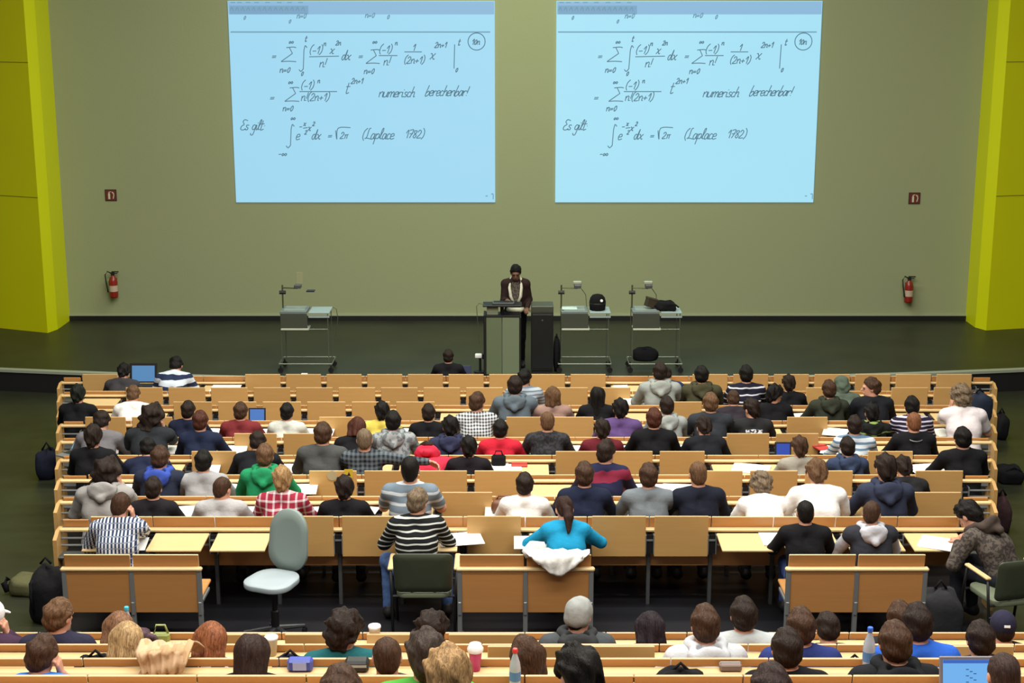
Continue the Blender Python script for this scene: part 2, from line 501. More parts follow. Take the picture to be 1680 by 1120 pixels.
GL = {  # stroke letters on a unit box: baseline 0, x height .5, ascender 1
 'n': (.45, [[(0, .5), (.05, 0)], [(.04, .3), (.18, .5), (.32, .45), (.36, .05), (.45, .05)]]),
 'm': (.65, [[(0, .5), (.04, 0)], [(.04, .3), (.15, .5), (.26, .45), (.28, 0)], [(.28, .3), (.4, .5), (.52, .45), (.54, .04), (.64, .06)]]),
 'u': (.5, [[(0, .5), (.03, .08), (.16, 0), (.32, .12), (.36, .5), (.38, .04), (.5, .06)]]),
 'e': (.4, [[(.02, .24), (.3, .3), (.26, .5), (.08, .46), (.03, .2), (.12, 0), (.38, .08)]]),
 'r': (.36, [[(0, .5), (.05, 0)], [(.05, .3), (.16, .48), (.34, .44)]]),
 'i': (.24, [[(.05, .48), (.08, .05), (.22, .05)], [(.1, .68), (.12, .7)]]),
 's': (.34, [[(.28, .46), (.1, .48), (.06, .34), (.26, .18), (.2, .02), (0, .05)]]),
 'c': (.36, [[(.3, .42), (.14, .5), (.03, .28), (.1, .02), (.34, .08)]]),
 'h': (.45, [[(.1, 1), (.03, 0)], [(.05, .28), (.2, .5), (.32, .42), (.34, .04), (.45, .06)]]),
 'b': (.42, [[(.1, 1), (.03, .05), (.2, 0), (.34, .2), (.26, .46), (.06, .3)]]),
 'a': (.46, [[(.32, .44), (.14, .5), (.03, .24), (.1, 0), (.26, .1), (.34, .48), (.34, .05), (.46, .06)]]),
 'g': (.42, [[(.32, .44), (.14, .5), (.03, .26), (.12, .04), (.3, .14), (.34, .48), (.28, -.4), (.08, -.46), (.02, -.3)]]),
 'l': (.26, [[(.0, .1), (.18, .7), (.16, 1), (.06, .8), (.08, .1), (.24, .06)]]),
 't': (.34, [[(.12, .9), (.1, .08), (.2, 0), (.32, .08)], [(-.02, .58), (.3, .6)]]),
 'd': (.48, [[(.32, .44), (.14, .5), (.03, .24), (.1, 0), (.26, .1), (.4, 1), (.38, .05), (.48, .06)]]),
 'x': (.42, [[(0, .46), (.1, .46), (.28, .02), (.4, .04)], [(.38, .5), (.02, 0)]]),
 'p': (.44, [[(.05, .5), (0, -.45)], [(.04, .34), (.2, .5), (.34, .36), (.26, .06), (.04, .1)]]),
 'E': (.55, [[(.5, .9), (.2, 1), (.08, .78), (.26, .55), (.06, .36), (.06, .08), (.3, 0), (.52, .14)]]),
 'L': (.55, [[(.3, 1), (.16, .9), (.14, .2), (0, .06), (.16, .1), (.52, .02)]]),
 '0': (.4, [[(.2, .7), (.04, .4), (.14, 0), (.32, .2), (.32, .6), (.2, .7)]]),
 '1': (.3, [[(0, .5), (.2, .8), (.18, 0)]]),
 '2': (.46, [[(.02, .6), (.16, .8), (.34, .66), (.26, .36), (0, 0), (.42, .02)]]),
 '7': (.42, [[(0, .78), (.38, .8), (.12, 0)], [(.06, .42), (.36, .44)]]),
 '8': (.42, [[(.3, .74), (.08, .72), (.1, .5), (.32, .26), (.2, 0), (.04, .16), (.3, .56), (.3, .74)]]),
 '=': (.5, [[(0, .34), (.4, .36)], [(0, .18), (.4, .2)]]),
 '-': (.45, [[(0, .28), (.36, .3)]]),
 '+': (.5, [[(0, .28), (.4, .3)], [(.2, .48), (.2, .1)]]),
 '(': (.28, [[(.24, 1), (.04, .7), (.02, .2), (.18, -.12)]]),
 ')': (.28, [[(.02, 1), (.2, .7), (.2, .2), (.02, -.12)]]),
 '!': (.22, [[(.12, .9), (.08, .25)], [(.06, .06), (.08, .03)]]),
 ':': (.22, [[(.08, .4), (.1, .38)], [(.06, .08), (.08, .06)]]),
 'o': (.75, [[(.34, .22), (.2, .4), (.04, .3), (.1, .08), (.34, .22), (.54, .42), (.7, .28), (.58, .1), (.34, .22)]]),  # lemniscate
 'P': (.5, [[(0, .46), (.46, .5)], [(.14, .48), (.1, 0)], [(.34, .48), (.36, 0)]]),
 ' ': (.4, []),
}
class Ink:
    def __init__(s): s.strokes = []
    def line(s, *pts): s.strokes.append([tuple(p) for p in pts])
    def text(s, t, x, y, h, slant=0.28, sp=1.0):
        for ch in t:
            w, st = GL[ch]
            for k in st:
                s.strokes.append([(x + h * (p[0] + slant * p[1]), y - h * p[1]) for p in k])
            x += w * h * sp * 1.04
        return x
def smooth_stroke(pts):
    if len(pts) < 3: return pts
    out = []
    for i in range(len(pts) - 1):
        p0 = pts[max(i - 1, 0)]; p1 = pts[i]; p2 = pts[i + 1]; p3 = pts[min(i + 2, len(pts) - 1)]
        for q in range(4):
            t = q / 4.0
            out.append(tuple(0.5 * ((2 * p1[a]) + (-p0[a] + p2[a]) * t + (2 * p0[a] - 5 * p1[a] + 4 * p2[a] - p3[a]) * t * t + (-p0[a] + 3 * p1[a] - 3 * p2[a] + p3[a]) * t ** 3) for a in (0, 1)))
    out.append(pts[-1])
    return out
ink = Ink()
def sigma(x, y, w, h): ink.line((x + w, y), (x + w * .8, y - h * .04), (x + w * .35, y)); ink.line((x + w * .55, y), (x + w * .75, y + h * .4)); ink.line((x + w * .75, y + h * .42), (x, y + h * .98)); ink.line((x, y + h), (x + w * .5, y + h * .97), (x + w, y + h))
def integral(x, y, h): ink.line((x + 7, y + 3), (x + 4, y), (x + 2, y + 8)); ink.line((x + 2, y + 8), (x + 1, y + h * .9)); ink.line((x + 1, y + h * .9), (x - 3, y + h), (x - 6, y + h - 3))
# first formula line
ink.text('=', 446, 97, 15)
sigma(462, 78, 24, 23); ink.text('o', 474, 72, 10); ink.text('n=0', 459, 119, 12)
integral(497, 75, 42); ink.text('t', 500, 68, 10); ink.text('0', 494, 124, 9)
ink.text('(-1)', 508, 88, 15); ink.text('n', 531, 75, 9); ink.text('x', 541, 88, 16); ink.text('2n', 551, 74, 9)
ink.line((508, 93), (556, 92)); ink.text('n!', 524, 110, 16)
ink.text('dx', 560, 98, 16); ink.text('=', 588, 97, 15)
sigma(601, 82, 22, 22); ink.text('o', 611, 72, 10); ink.text('n=0', 597, 121, 12)
ink.text('(-1)', 622, 87, 15); ink.text('n', 648, 74, 9); ink.line((622, 91), (652, 91)); ink.text('n!', 629, 107, 16)
ink.text('1', 677, 83, 13); ink.line((664, 85), (692, 85)); ink.text('(2n+1)', 663, 104, 14)
ink.text('x', 705, 97, 19); ink.text('2n+1', 713, 78, 11)
ink.line((746, 73), (745, 112)); ink.text('t', 751, 74, 11); ink.text('0', 747, 118, 9)
cx, cy = 782, 68
ink.line(*[(cx + 14 * math.cos(a), cy + 14 * math.sin(a)) for a in [k * .35 for k in range(19)]])
ink.text('10n', 774, 73, 11)
# second formula line
ink.text('=', 443, 165, 15); sigma(468, 144, 23, 22); ink.text('o', 473, 138, 10); ink.text('n=0', 464, 182, 12)
ink.text('(-1)', 494, 146, 15); ink.text('n', 521, 136, 9); ink.line((492, 150), (553, 150)); ink.text('n!(2n+1)', 494, 165, 15)
ink.text('t', 566, 153, 19); ink.text('2n+1', 576, 137, 11)
ink.text('numerisch', 621, 159, 17, 0.35, 0.88); ink.text('berechenbar!', 697, 157, 17, 0.35, 0.84)
# third formula line
ink.text('Es gilt:', 394, 213, 17, 0.3, 0.82)
integral(476, 204, 38); ink.text('o', 477, 197, 10); ink.text('-o', 457, 256, 11)
ink.text('e', 485, 229, 18); ink.text('-', 491, 211, 11); ink.line((498, 210), (505, 209)); ink.text('x', 498, 206, 9); ink.text('2', 500, 220, 8); ink.text('x', 505, 214, 12); ink.text('2', 513, 206, 8)
ink.text('dx', 511, 228, 16); ink.text('=', 538, 227, 14)
ink.line((551, 214), (553, 228), (555, 210), (575, 209)); ink.text('2P', 558, 227, 13)
ink.text('(Laplace', 594, 228, 18, 0.3, 0.86); ink.text('1782)', 665, 226, 16, 0.25, 0.98)
# remains of the line above
faint = Ink()
ink2 = ink; ink = faint
ink.text('0', 400, 32, 8); ink.text('n=0', 487, 30, 11); ink.text('0', 474, 38, 8); ink.text('n=0', 599, 29, 11); ink.text('0', 635, 31, 9)
for k, x in enumerate(range(378, 500, 9)):
    ink.line((x, 17), (x + 3, 12), (x + 5, 18))
for x in (379, 390, 404, 418, 436, 455, 472, 490): ink.line((x, 4), (x + 7, 4))
ink.line((797, 321), (800, 321)); ink.line((806, 318), (809, 318), (809, 326))
ink = ink2

def ink_mesh(name, ik, mat, dx, wpx, Y):
    mb = MB()
    for st in ik.strokes:
        pts = [atY(p[0], p[1], WY) for p in smooth_stroke(st)]
        P = [(p.x + dx, p.z) for p in pts]
        w = wpx / 91.0 / 2
        for a, b in zip(P, P[1:]):
            d = math.hypot(b[0] - a[0], b[1] - a[1])
            if d < 1e-5: continue
            ux, uz = (b[0] - a[0]) / d, (b[1] - a[1]) / d
            a2 = (a[0] - ux * w * .5, a[1] - uz * w * .5); b2 = (b[0] + ux * w * .5, b[1] + uz * w * .5)
            mb.add([(a2[0] - uz * w, Y, a2[1] + ux * w), (a2[0] + uz * w, Y, a2[1] - ux * w), (b2[0] + uz * w, Y, b2[1] - ux * w), (b2[0] - uz * w, Y, b2[1] + ux * w)], [(0, 1, 2, 3)])
    return mb.mesh(name, mat, False, False)
def screen(x0, x1, label, m, dx):
    cx = (x0 + x1) / 2
    root = thing('projection_screen', label, 'screen', (cx, WY, 2.2))
    z0, z1 = 0.0, 3.565
    part('projected_image', MB().cbox(-(x1 - x0) / 2, (x1 - x0) / 2, -0.025, -0.002, z0, z1, 0.004), m, root)
    part('toolbar', MB().box(-(x1 - x0) / 2 + .01, (x1 - x0) / 2 - .01, -0.029, -0.026, z1 - 0.23, z1 - 0.01), emit('projected_toolbar', (146, 192, 226), 0.9), root)
    part('tool_buttons', MB().box(-(x1 - x0) / 2 + .03, -(x1 - x0) / 2 + 1.42, -0.031, -0.029, z1 - 0.23, z1 - 0.08), emit('projected_toolbar_dark', (128, 172, 205), 0.9), root)
    part('ruled_line', MB().box(-(x1 - x0) / 2 + .03, (x1 - x0) / 2 - .08, -0.029, -0.026, z1 - 0.545, z1 - 0.525), emit('projected_rule', (105, 150, 172), 1.0), root)
    o = link('handwriting', ink_mesh('handwriting', ink, INK, dx, 1.35, WY - 0.03), root); o.matrix_parent_inverse = Matrix.Translation((-cx, -WY, -2.2)); o['kind'] = 'stuff'
    o = link('faint_handwriting', ink_mesh('faint_handwriting', faint, INKF, dx, 1.4, WY - 0.034), root); o.matrix_parent_inverse = Matrix.Translation((-cx, -WY, -2.2)); o['kind'] = 'stuff'
screen(-5.015, -0.305, 'left of the two pale blue projections with handwritten formulas', screen_material('projected_light_left', (156, 218, 242), (154, 212, 243)), 0.0)
screen(0.785, 5.475, 'right of the two pale blue projections with handwritten formulas', screen_material('projected_light_right', (166, 228, 248), (160, 222, 246)), 5.795)

# ------------------------------------------------------------------ fire extinguishers and their signs
EXT = plain('red_extinguisher_paint', (136, 34, 24), 0.3)
def extinguisher(px, py, label):
    p = atY(px, py, WY - 0.1)
    r = thing('fire_extinguisher', label, 'extinguisher', (p.x, WY - 0.11, p.z - 0.27))
    part('cylinder', MB().lathe([(.02, 0), (.07, .01), (.078, .04), (.078, .32), (.06, .38), (.03, .41), (.025, .43)], 18), EXT, r, smooth=True)
    part('label_band', MB().lathe([(.079, .13), (.0795, .131), (.0795, .24), (.079, .241)], 18), plain('white_label', (190, 170, 150), 0.5), r)
    part('valve', MB().cbox(-.03, .03, -.025, .025, .42, .48, .006).cbox(-.02, .11, -.015, .015, .48, .50, .004).cbox(-.02, .09, -.015, .015, .455, .468, .003), BLACK, r)
    part('hose', MB().tube([(-.02, 0, .46), (-.09, -.02, .50), (-.13, -.03, .44), (-.12, -.04, .32), (-.10, -.05, .2), (-.09, -.05, .12)], .013, 8), BLACK, r, smooth=True)
    part('bracket', MB().box(-.05, .05, .07, .11, .1, .13).box(-.05, .05, .07, .11, .33, .36), STEELD, r)
extinguisher(186, 465, 'red fire extinguisher on the wall beside the left green panel')
extinguisher(1491, 473, 'red fire extinguisher on the wall beside the right green panel')
def fire_sign(px, py, label):
    p = atY(px, py, WY)
    r = thing('fire_extinguisher_sign', label, 'sign', (p.x, WY, p.z))
    part('frame', MB().cbox(-.105, .105, -.014, -.001, -.105, .105, .003), plain('sign_dark_red_edge', (62, 30, 26), 0.6), r)
    part('plate', MB().box(-.088, .088, -.018, -.013, -.088, .088), plain('sign_red', (104, 44, 32), 0.5), r)
    mb = MB()
    mb.prism([(-.045, -.07), (-.01, -.07), (-.01, .025), (-.02, .045), (-.035, .045), (-.045, .025)], -.022, -.017, 'y')
    mb.prism([(-.035, .045), (.01, .062), (.01, .072), (-.035, .06)], -.022, -.017, 'y')
    mb.prism([(.02, .05), (.045, .03), (.05, .0), (.035, -.06), (.05, -.065), (.066, 0), (.058, .045), (.03, .066)], -.022, -.017, 'y')
    part('symbol', mb, plain('sign_white', (205, 195, 175), 0.5), r)
fire_sign(182, 320, 'small red fire sign on the wall near the left green panel')
fire_sign(1500, 325, 'small red fire sign on the wall near the right green panel')
# ------------------------------------------------------------------ stage furniture
GLASSG = plain('grey_green_panel', (104, 116, 88), 0.35)
CHROME = plain('bright_steel_tube', (112, 120, 106), 0.35, 0.5)
def castor(mb, x, y):
    mb.tube([(x, y - .012, .045), (x, y + .012, .045)], .045, 12)
    mb.box(x - .012, x + .012, y - .02, y + .02, .05, .12)
def trolley(px, label, mirror, flap, tray_light):
    p = onz(px, 606, 0)
    r = thing('projector_trolley', label, 'trolley', (p.x, 22.78, 0))
    for x in (-.37, .37):
        for y in (-.22, .22): part('post', MB().tube([(x, y, .12), (x, y, .98)], .0075, 6), CHROME, r)
    mb = MB()
    for y in (-.24, .24): mb.tube([(-.42, y, .15), (.42, y, .15)], .010, 6)
    for x in (-.42, .42): mb.tube([(x, -.24, .15), (x, .24, .15)], .010, 6)
    part('base_frame', mb, CHROME, r)
    for x in (-.4, .4):
        for y in (-.22, .22):
            m = MB(); castor(m, x, y); part('castor', m, BLACK, r)
    part('light_box', MB().cbox(-.38, .04, -.24, .22, .955, 1.0, .006), plain('grey_projector_housing', (108, 120, 118), .4), r)
    part('glass_plate', MB().box(-.33, 0.0, -.18, .17, 1.0, 1.006), plain('projector_glass', (140, 154, 154), .15), r)
    part('side_shelf', MB().cbox(.07, .4, -.24, .22, .96, .985, .005).box(.07, .40, -.245, -.23, .90, .925), plain('pale_blue_shelf', (150, 168, 168), .4), r)
    part('front_panel', MB().box(-.37, .05, -.235, -.225, .73, .955), plain('smoked_panel', (70, 76, 66), .3), r)
    part('lower_tray', MB().cbox(-.37, .07, -.26, .0, .70, .725, .004), plain('tray_white' if tray_light else 'tray_grey', (188, 190, 172) if tray_light else (150, 152, 138), .4), r)
    part('cross_rail', MB().tube([(.07, -.22, .71), (.37, -.22, .71)], .007, 6), CHROME, r)
    part('column', MB().tube([(-.37, .05, 1.0), (-.37, .05, 1.37)], .013, 8), plain('olive_steel', (84, 88, 58), .4, .4), r)
    part('height_knob', MB().tube([(-.42, .05, 1.25), (-.32, .05, 1.25)], .03, 10), BLACK, r)
    part('arm', MB().tube([(-.37, .05, 1.325), (-.12, .0, 1.325)], .011, 8), MATS['olive_steel'], r)
    hd = part('projector_head', MB().cbox(-.17, -.06, -.06, .06, 1.33, 1.39, .01), STEELD, r)
    if mirror: part('mirror', MB().cbox(-.165, -.055, -.012, .0, 1.37, 1.56, .003, 0, Matrix.Rotation(-.12, 4, 'X')), plain('mirror_plate', (138, 140, 108), .2), r)
    else: part('mirror', MB().cbox(-.19, -.05, -.03, .05, 1.385, 1.44, .012), plain('head_cover', (150, 156, 138), .4), r)
    if flap: part('mirror_flap', MB().cbox(.02, .15, -.06, .06, 1.275, 1.295, .004, 0, Matrix.Translation((0, 0, 0)) @ Matrix.Rotation(.0, 4, 'Y')), BLACK, r)
    part('cable', MB().tube([(.40, .2, .98), (.46, .2, .95), (.48, .2, .8), (.44, .2, .5)] if mirror else [(-.05, .1, 1.3), (.02, .12, 1.2), (.04, .15, 1.0)], .006, 6), plain('cable_olive', (70, 76, 52), .6), r)
    return r
trolley(505, 'overhead projector trolley with upright mirror, leftmost on the stage', True, True, True)
trolley(958, 'overhead projector trolley carrying a round black bag, right of the lectern', False, False, True)
trolley(1073, 'overhead projector trolley with dark bags on it, rightmost on the stage', False, False, True)

def blob(name, label, cat, loc, r3, mat, rz=0, seed=1, squash=0.25, noise=0.08, lift=True):
    # soft bag like lump: superellipsoid with folds, flat underside
    rnd = random.Random(seed)
    ph = [rnd.uniform(0, 6.28) for _ in range(6)]
    nu, nv = 20, 12
    vs, fs = [], []
    for j in range(nv + 1):
        t = -math.pi / 2 + math.pi * j / nv
        for i in range(nu):
            a = 2 * math.pi * i / nu
            e = 0.7
            ct, st = math.copysign(abs(math.cos(t)) ** e, math.cos(t)), math.copysign(abs(math.sin(t)) ** e, math.sin(t))
            ca, sa = math.copysign(abs(math.cos(a)) ** e, math.cos(a)), math.copysign(abs(math.sin(a)) ** e, math.sin(a))
            k = 1 + noise * (math.sin(3 * a + ph[0] + 2 * t) + .6 * math.sin(5 * a + ph[1] - 3 * t) + .5 * math.sin(7 * t + ph[2] + a))
            vs.append((r3[0] * ct * ca * k, r3[1] * ct * sa * k, r3[2] + r3[2] * max(st, -1 + squash) * (k if st > 0 else 1) - r3[2] * squash))
    for j in range(nv):
        for i in range(nu):
            a, b = j * nu + i, j * nu + (i + 1) % nu
            fs.append((a, b, b + nu, a + nu))
    mb = MB(); mb.add(vs, fs)
    r = thing(name, label, cat, loc, rz)
    b = part('bag_body' if 'bag' in cat or 'pack' in cat else 'body', mb, mat, r, smooth=True)
    return r
def strap(r, pts, mat=None, rad=.014, name='strap'):
    return part(name, MB().tube(pts, rad, 6), mat or BLACKC, r, smooth=True)

# things on the trolleys
r = thing('round_black_bag', 'round black bag with white badge on the middle projector trolley', 'bag', (onz(981, 511, .985).x, 22.75, .985))
part('bag_body', MB().lathe([(.10, 0), (.125, .01), (.13, .08), (.13, .14), (.115, .2), (.08, .24), (.03, .255)], 22), BLACKC, r, smooth=True)
part('badge', MB().tube([(.055, -.118, .17), (.057, -.128, .172)], .022, 12), WHITE, r)
part('zip_band', MB().lathe([(.131, .1), (.134, .105), (.134, .115), (.131, .12)], 22), BLACK, r)
tag(link('paper_sheet', MB().cbox(-.12, .12, -.1, .1, 0, .012, .002).mesh('paper_sheet', plain('pale_green_paper', (196, 216, 206), .6)), None, (onz(934, 505, 1.006).x, 22.74, 1.008)), 'pale sheet on the glass of the middle projector trolley', 'paper')
q = tag(link('brown_box', None, None, (onz(1069, 492, 1.2).x, 22.75, 1.01), (0, 0, .3)), 'tilted brown box on the rightmost projector trolley', 'box')
part('box_body', MB().cbox(-.09, .09, -.06, .06, 0.02, .16, .005, 0, Matrix.Rotation(.3, 4, 'Y')), plain('dark_brown_card', (52, 44, 26), .7), q)
part('box_lid', MB().cbox(-.095, .095, -.065, .065, .14, .17, .004, 0, Matrix.Rotation(.3, 4, 'Y')), plain('dark_brown_card_lid', (60, 50, 30), .7), q)
r = blob('dark_bag', 'crumpled dark bag lying on the rightmost projector trolley', 'bag', (onz(1093, 508, .99).x, 22.72, .987), (.15, .12, .085), BLACKC, 0, 5, .3, .12)
strap(r, [(-.2, 0, .05), (-.1, -.02, .12), (.1, 0, .12), (.2, 0, .04)])
r = blob('black_bag', 'black bag lying on the base of the rightmost projector trolley', 'bag', (onz(1060, 596, .17).x, 22.75, .166), (.21, .14, .12), BLACKC, 0, 8, .3, .06)
strap(r, [(-.15, -.05, .14), (0, -.08, .21), (.15, -.05, .13)])

# lectern
LX = onz(824, 608, 0).x
lec = thing('lectern', 'grey green lectern with dark frame that the lecturer stands behind', 'lectern', (LX, 22.55, 0))
part('front_panel', MB().cbox(-.25, -.004, -.16, -.14, .02, .94, .004), GLASSG, lec)
part('front_panel', MB().cbox(.004, .27, -.16, -.14, .02, .94, .004), plain('grey_green_panel_pale', (116, 128, 102), .3), lec)
part('side_frame', MB().cbox(-.29, -.25, -.18, .16, 0, .98, .006), BLACK, lec)
part('side_frame', MB().cbox(.27, .30, -.16, .16, 0, .94, .006), BLACK, lec)
part('top_board', MB().cbox(-.27, .28, -.17, .16, .94, .965, .005), BLACK, lec)
part('control_box', MB().cbox(-.24, -.06, -.10, .05, .965, 1.09, .006), plain('pale_grey_box', (142, 150, 124), .4), lec)
part('column', MB().tube([(.0, .0, .96), (.0, .0, 1.11)], .03, 10), BLACK, lec)
part('desk_board', MB().cbox(-.30, .31, -.18, .14, 1.105, 1.13, .006), BLACK, lec)
part('cable', MB().tube([(-.28, -.1, 1.13), (-.36, -.1, 1.15), (-.40, -.1, 1.1), (-.39, -.1, .95), (-.36, -.1, .5)], .006, 6), plain('cable_olive', (70, 76, 52), .6), lec)
k = thing('keyboard', 'dark keyboard lying on the lectern desk', 'keyboard', (LX + .02, 22.52, 1.13))
part('case', MB().cbox(-.17, .17, -.08, .08, 0, .03, .005), STEELD, k)
part('keys', MB().box(-.15, .15, -.06, .06, .03, .036), BLACK, k)
k = thing('lectern_microphone', 'small white device on a black stand left of the lectern', 'device', (onz(788, 608, 0).x, 22.6, 0))
part('stand', MB().lathe([(.1, 0), (.1, .02), (.02, .03), (.018, .24)], 12), BLACK, k)
part('head', MB().cbox(-.08, .03, -.05, .05, .24, .30, .01), WHITE, k)
part('knob', MB().cbox(.03, .07, -.03, .03, .22, .31, .01), BLACK, k)
RX = onz(889, 607, 0).x
k = thing('equipment_cabinet', 'tall black equipment cabinet standing right of the lectern', 'cabinet', (RX, 22.75, 0))
part('body', MB().cbox(-.175, .175, -.2, .2, 0.04, .98, .006), plain('cabinet_black', (27, 30, 30), .5), k)
part('top_cover', MB().cbox(-.175, .175, -.2, .2, .98, 1.08, .008), plain('cabinet_grey_top', (66, 70, 60), .4), k)
part('door', MB().cbox(-.16, .16, -.212, -.2, .07, .95, .004), plain('cabinet_door', (24, 27, 28), .4), k)
part('door_lock', MB().tube([(0, -.214, .86), (0, -.222, .86)], .014, 10), STEELD, k)
part('plinth', MB().box(-.16, .16, -.18, .18, 0, .04), BLACK, k)
r = blob('black_case', 'black soft case standing beside the equipment cabinet', 'bag', (RX + .235, 22.75, 0), (.055, .16, .29), BLACKC, 0, 3, .1, .04)
strap(r, [(0, -.06, .5), (0, -.04, .58), (0, .04, .58), (0, .06, .5)], None, .012, 'handle')
tag(link('chalk_box', MB().cbox(-.05, .05, -.03, .03, 0, .03, .004).mesh('chalk_box', WHITE), None, (onz(503, 609, 0).x, 22.4, 0)), 'small white box on the floor before the left trolley', 'box')

# ------------------------------------------------------------------ bench rows
W_STRIP, W_FLAP = PIT - .008, .50
def mesh_of(f): return f
M_STRIP = MB().cbox(-W_STRIP / 2, W_STRIP / 2, -.009, .009, 0, .105, .004).mesh('backrest', WOODO)
edged(M_STRIP, EDGE)
M_PANEL = MB().cbox(-W_STRIP / 2, W_STRIP / 2, -.009, .009, -.50, -.115, .004).mesh('back_panel', WOODO)
M_LEG = MB().cbox(-.017, .017, -.025, .025, 0, 1.0, .003).mesh('leg', STEELD)
M_FLAPUP = MB().cbox(-W_FLAP / 2, W_FLAP / 2, -.009, .009, -.36, .035, .005).mesh('writing_flap', WOOD)
edged(M_FLAPUP, EDGE)
M_FLAPDN = MB().cbox(-W_FLAP / 2, W_FLAP / 2, -.40, 0, -.02, 0, .005).mesh('writing_flap', WOODP)  # flat flap takes the lit copy of the raised flap's wood
_b = MB()
for s in (-1, 1):
    _b.cbox(s * .037 - .004, s * .037 + .004, -.118, -.02, -.34, -.15, .002, 0)
_b.box(-.031, .031, -.09, -.015, -.34, -.16, 1).box(-.032, .032, -.10, -.02, -.215, -.2, 0)
M_BRACKET = _b.mesh('flap_bracket', [STEEL, BLACK])

def bench_row(label, Y, ztop, floor, x0, n, up, ends=True, rake=.14, rail_up=.0, rail_deep=.07, sh=.105, skip_legs=False):
    """one continuous row: backs towards the stage side, rail, racks, writing flaps towards the camera"""
    xc = x0 + n * PIT / 2
    h = ztop - floor
    r = thing('bench_row', label, 'bench', (xc, Y, floor), 0, 'rows of wooden lecture hall benches')
    L = -n * PIT / 2
    ext = .29 if ends else 0
    for i in range(n):
        cx = L + (i + .5) * PIT
        link('backrest', M_STRIP, r, (cx, 0.0, h - .108 + rail_up), (math.radians(8), 0, 0), (1, 1, sh / .105))
        link('back_panel', M_PANEL, r, (cx, .02, h))
        if i in up: link('writing_flap', M_FLAPUP, r, (cx, -.105, h), (math.radians(-1.5), 0, 0))
        else: link('writing_flap', M_FLAPDN, r, (cx, -.085, h - rake), (math.radians(2.2), 0, 0))
    for i in range(n + 1):
        cx = L + i * PIT
        if not skip_legs: link('leg', M_LEG, r, (cx, .0, 0), (0, 0, 0), (1, 1, h - .12))
        link('flap_bracket', M_BRACKET, r, (cx, .0, h))
    part('rail', MB().cbox(L - ext, -L + ext, -rail_deep, -.012, h - .138 + rail_up, h - .108 + rail_up, .008), WOODP, r)
    part('rack_bar', MB().tube([(L - ext, -.055, h - .20), (-L + ext, -.055, h - .20)], .011, 6), STEEL, r)
    part('rack_bar', MB().tube([(L - ext, -.055, h - .27), (-L + ext, -.055, h - .27)], .011, 6), STEEL, r)
    part('seat_board', MB().cbox(L, -L, .03, .40, .40, .43, .006), WOODO, r)
    if ends:
        for s in (-1, 1):
            xe = s * (-L + ext)
            link('end_board', MB().cbox(-.12, .12, -.009, .009, 0, .075, .004).mesh('end_board', WOODO), r, (xe - s * .15, 0, h - .108 + rail_up), (math.radians(8), 0, 0), (1, 1, sh / .105))
            part('end_panel', MB().prism([(.02, 0), (.02, h - .11 + rail_up), (-.09, h - .11 + rail_up), (-.2, h - .17 + rail_up), (-.2, 0)], xe - .018, xe + .018, 'x'), WOOD, r)
            part('end_shelf', MB().cbox(min(xe, xe - s * .26), max(xe, xe - s * .26), -.19, -.02, h - .36, h - .34, .004), STEELD, r)
    return r

ORD = ['first', 'second', 'third', 'fourth', 'fifth', 'sixth', 'seventh', 'eighth', 'ninth']
UP = [[0] + list(range(4, 13)) + list(range(15, 22)),
      list(range(1, 10)) + [11, 12, 17, 19, 20],
      [2, 3, 4, 5, 6, 7, 13],
      [0, 1, 5, 9, 10, 15],
      [3, 4, 13, 14],
      [2, 9, 10, 11, 15],
      [4, 5, 6, 7, 11, 12, 13, 15],
      [6, 14],
      [3, 4, 6, 8, 9]]
for k in range(NROW):
    bench_row('%s long row of wooden benches with writing flaps, counted from the stage' % ORD[k], ROWY[k], ROWZ[k], ROWZ[k] - .88,
              ROWX[k] - ROWN[k] * PIT / 2, ROWN[k], UP[k], True, *((.14, .0, .07, .105) if k == 8 else (.135, .012, .07, .08) if k == 0 else (.125, .023, .07, .043)))
# rear block behind the cross aisle
NG = [(462, -5, 17), (936, -8, 15), (1261, -9, 14), (1040, -7, 13), (1000, -6, 11)]
NX0 = []
for k in range(5):
    px, k0, n = NG[k]
    d = depth(NY[k], NZ[k])
    x0 = (px - 840) / FPX * d + k0 * PIT
    NX0.append(x0)
NUP = [[], [], [], [], []]
def nidx(k, px):
    return int(math.floor(((px - 840) / FPX * depth(NY[k], NZ[k]) - NX0[k]) / PIT))
NUP[0] = [nidx(0, q) for q in (400, 530, 660, 800)]
NUP[1] = [nidx(1, q) for q in (860, 1010, 1600)]
NNAME = ['first', 'second', 'third', 'fourth', 'fifth']
for k in range(5):
    bench_row('%s wooden bench row behind the cross aisle, near the camera' % NNAME[k], NY[k], NZ[k], NFL[k], NX0[k], NG[k][2], NUP[k], False, .11, .058, .10, .052)

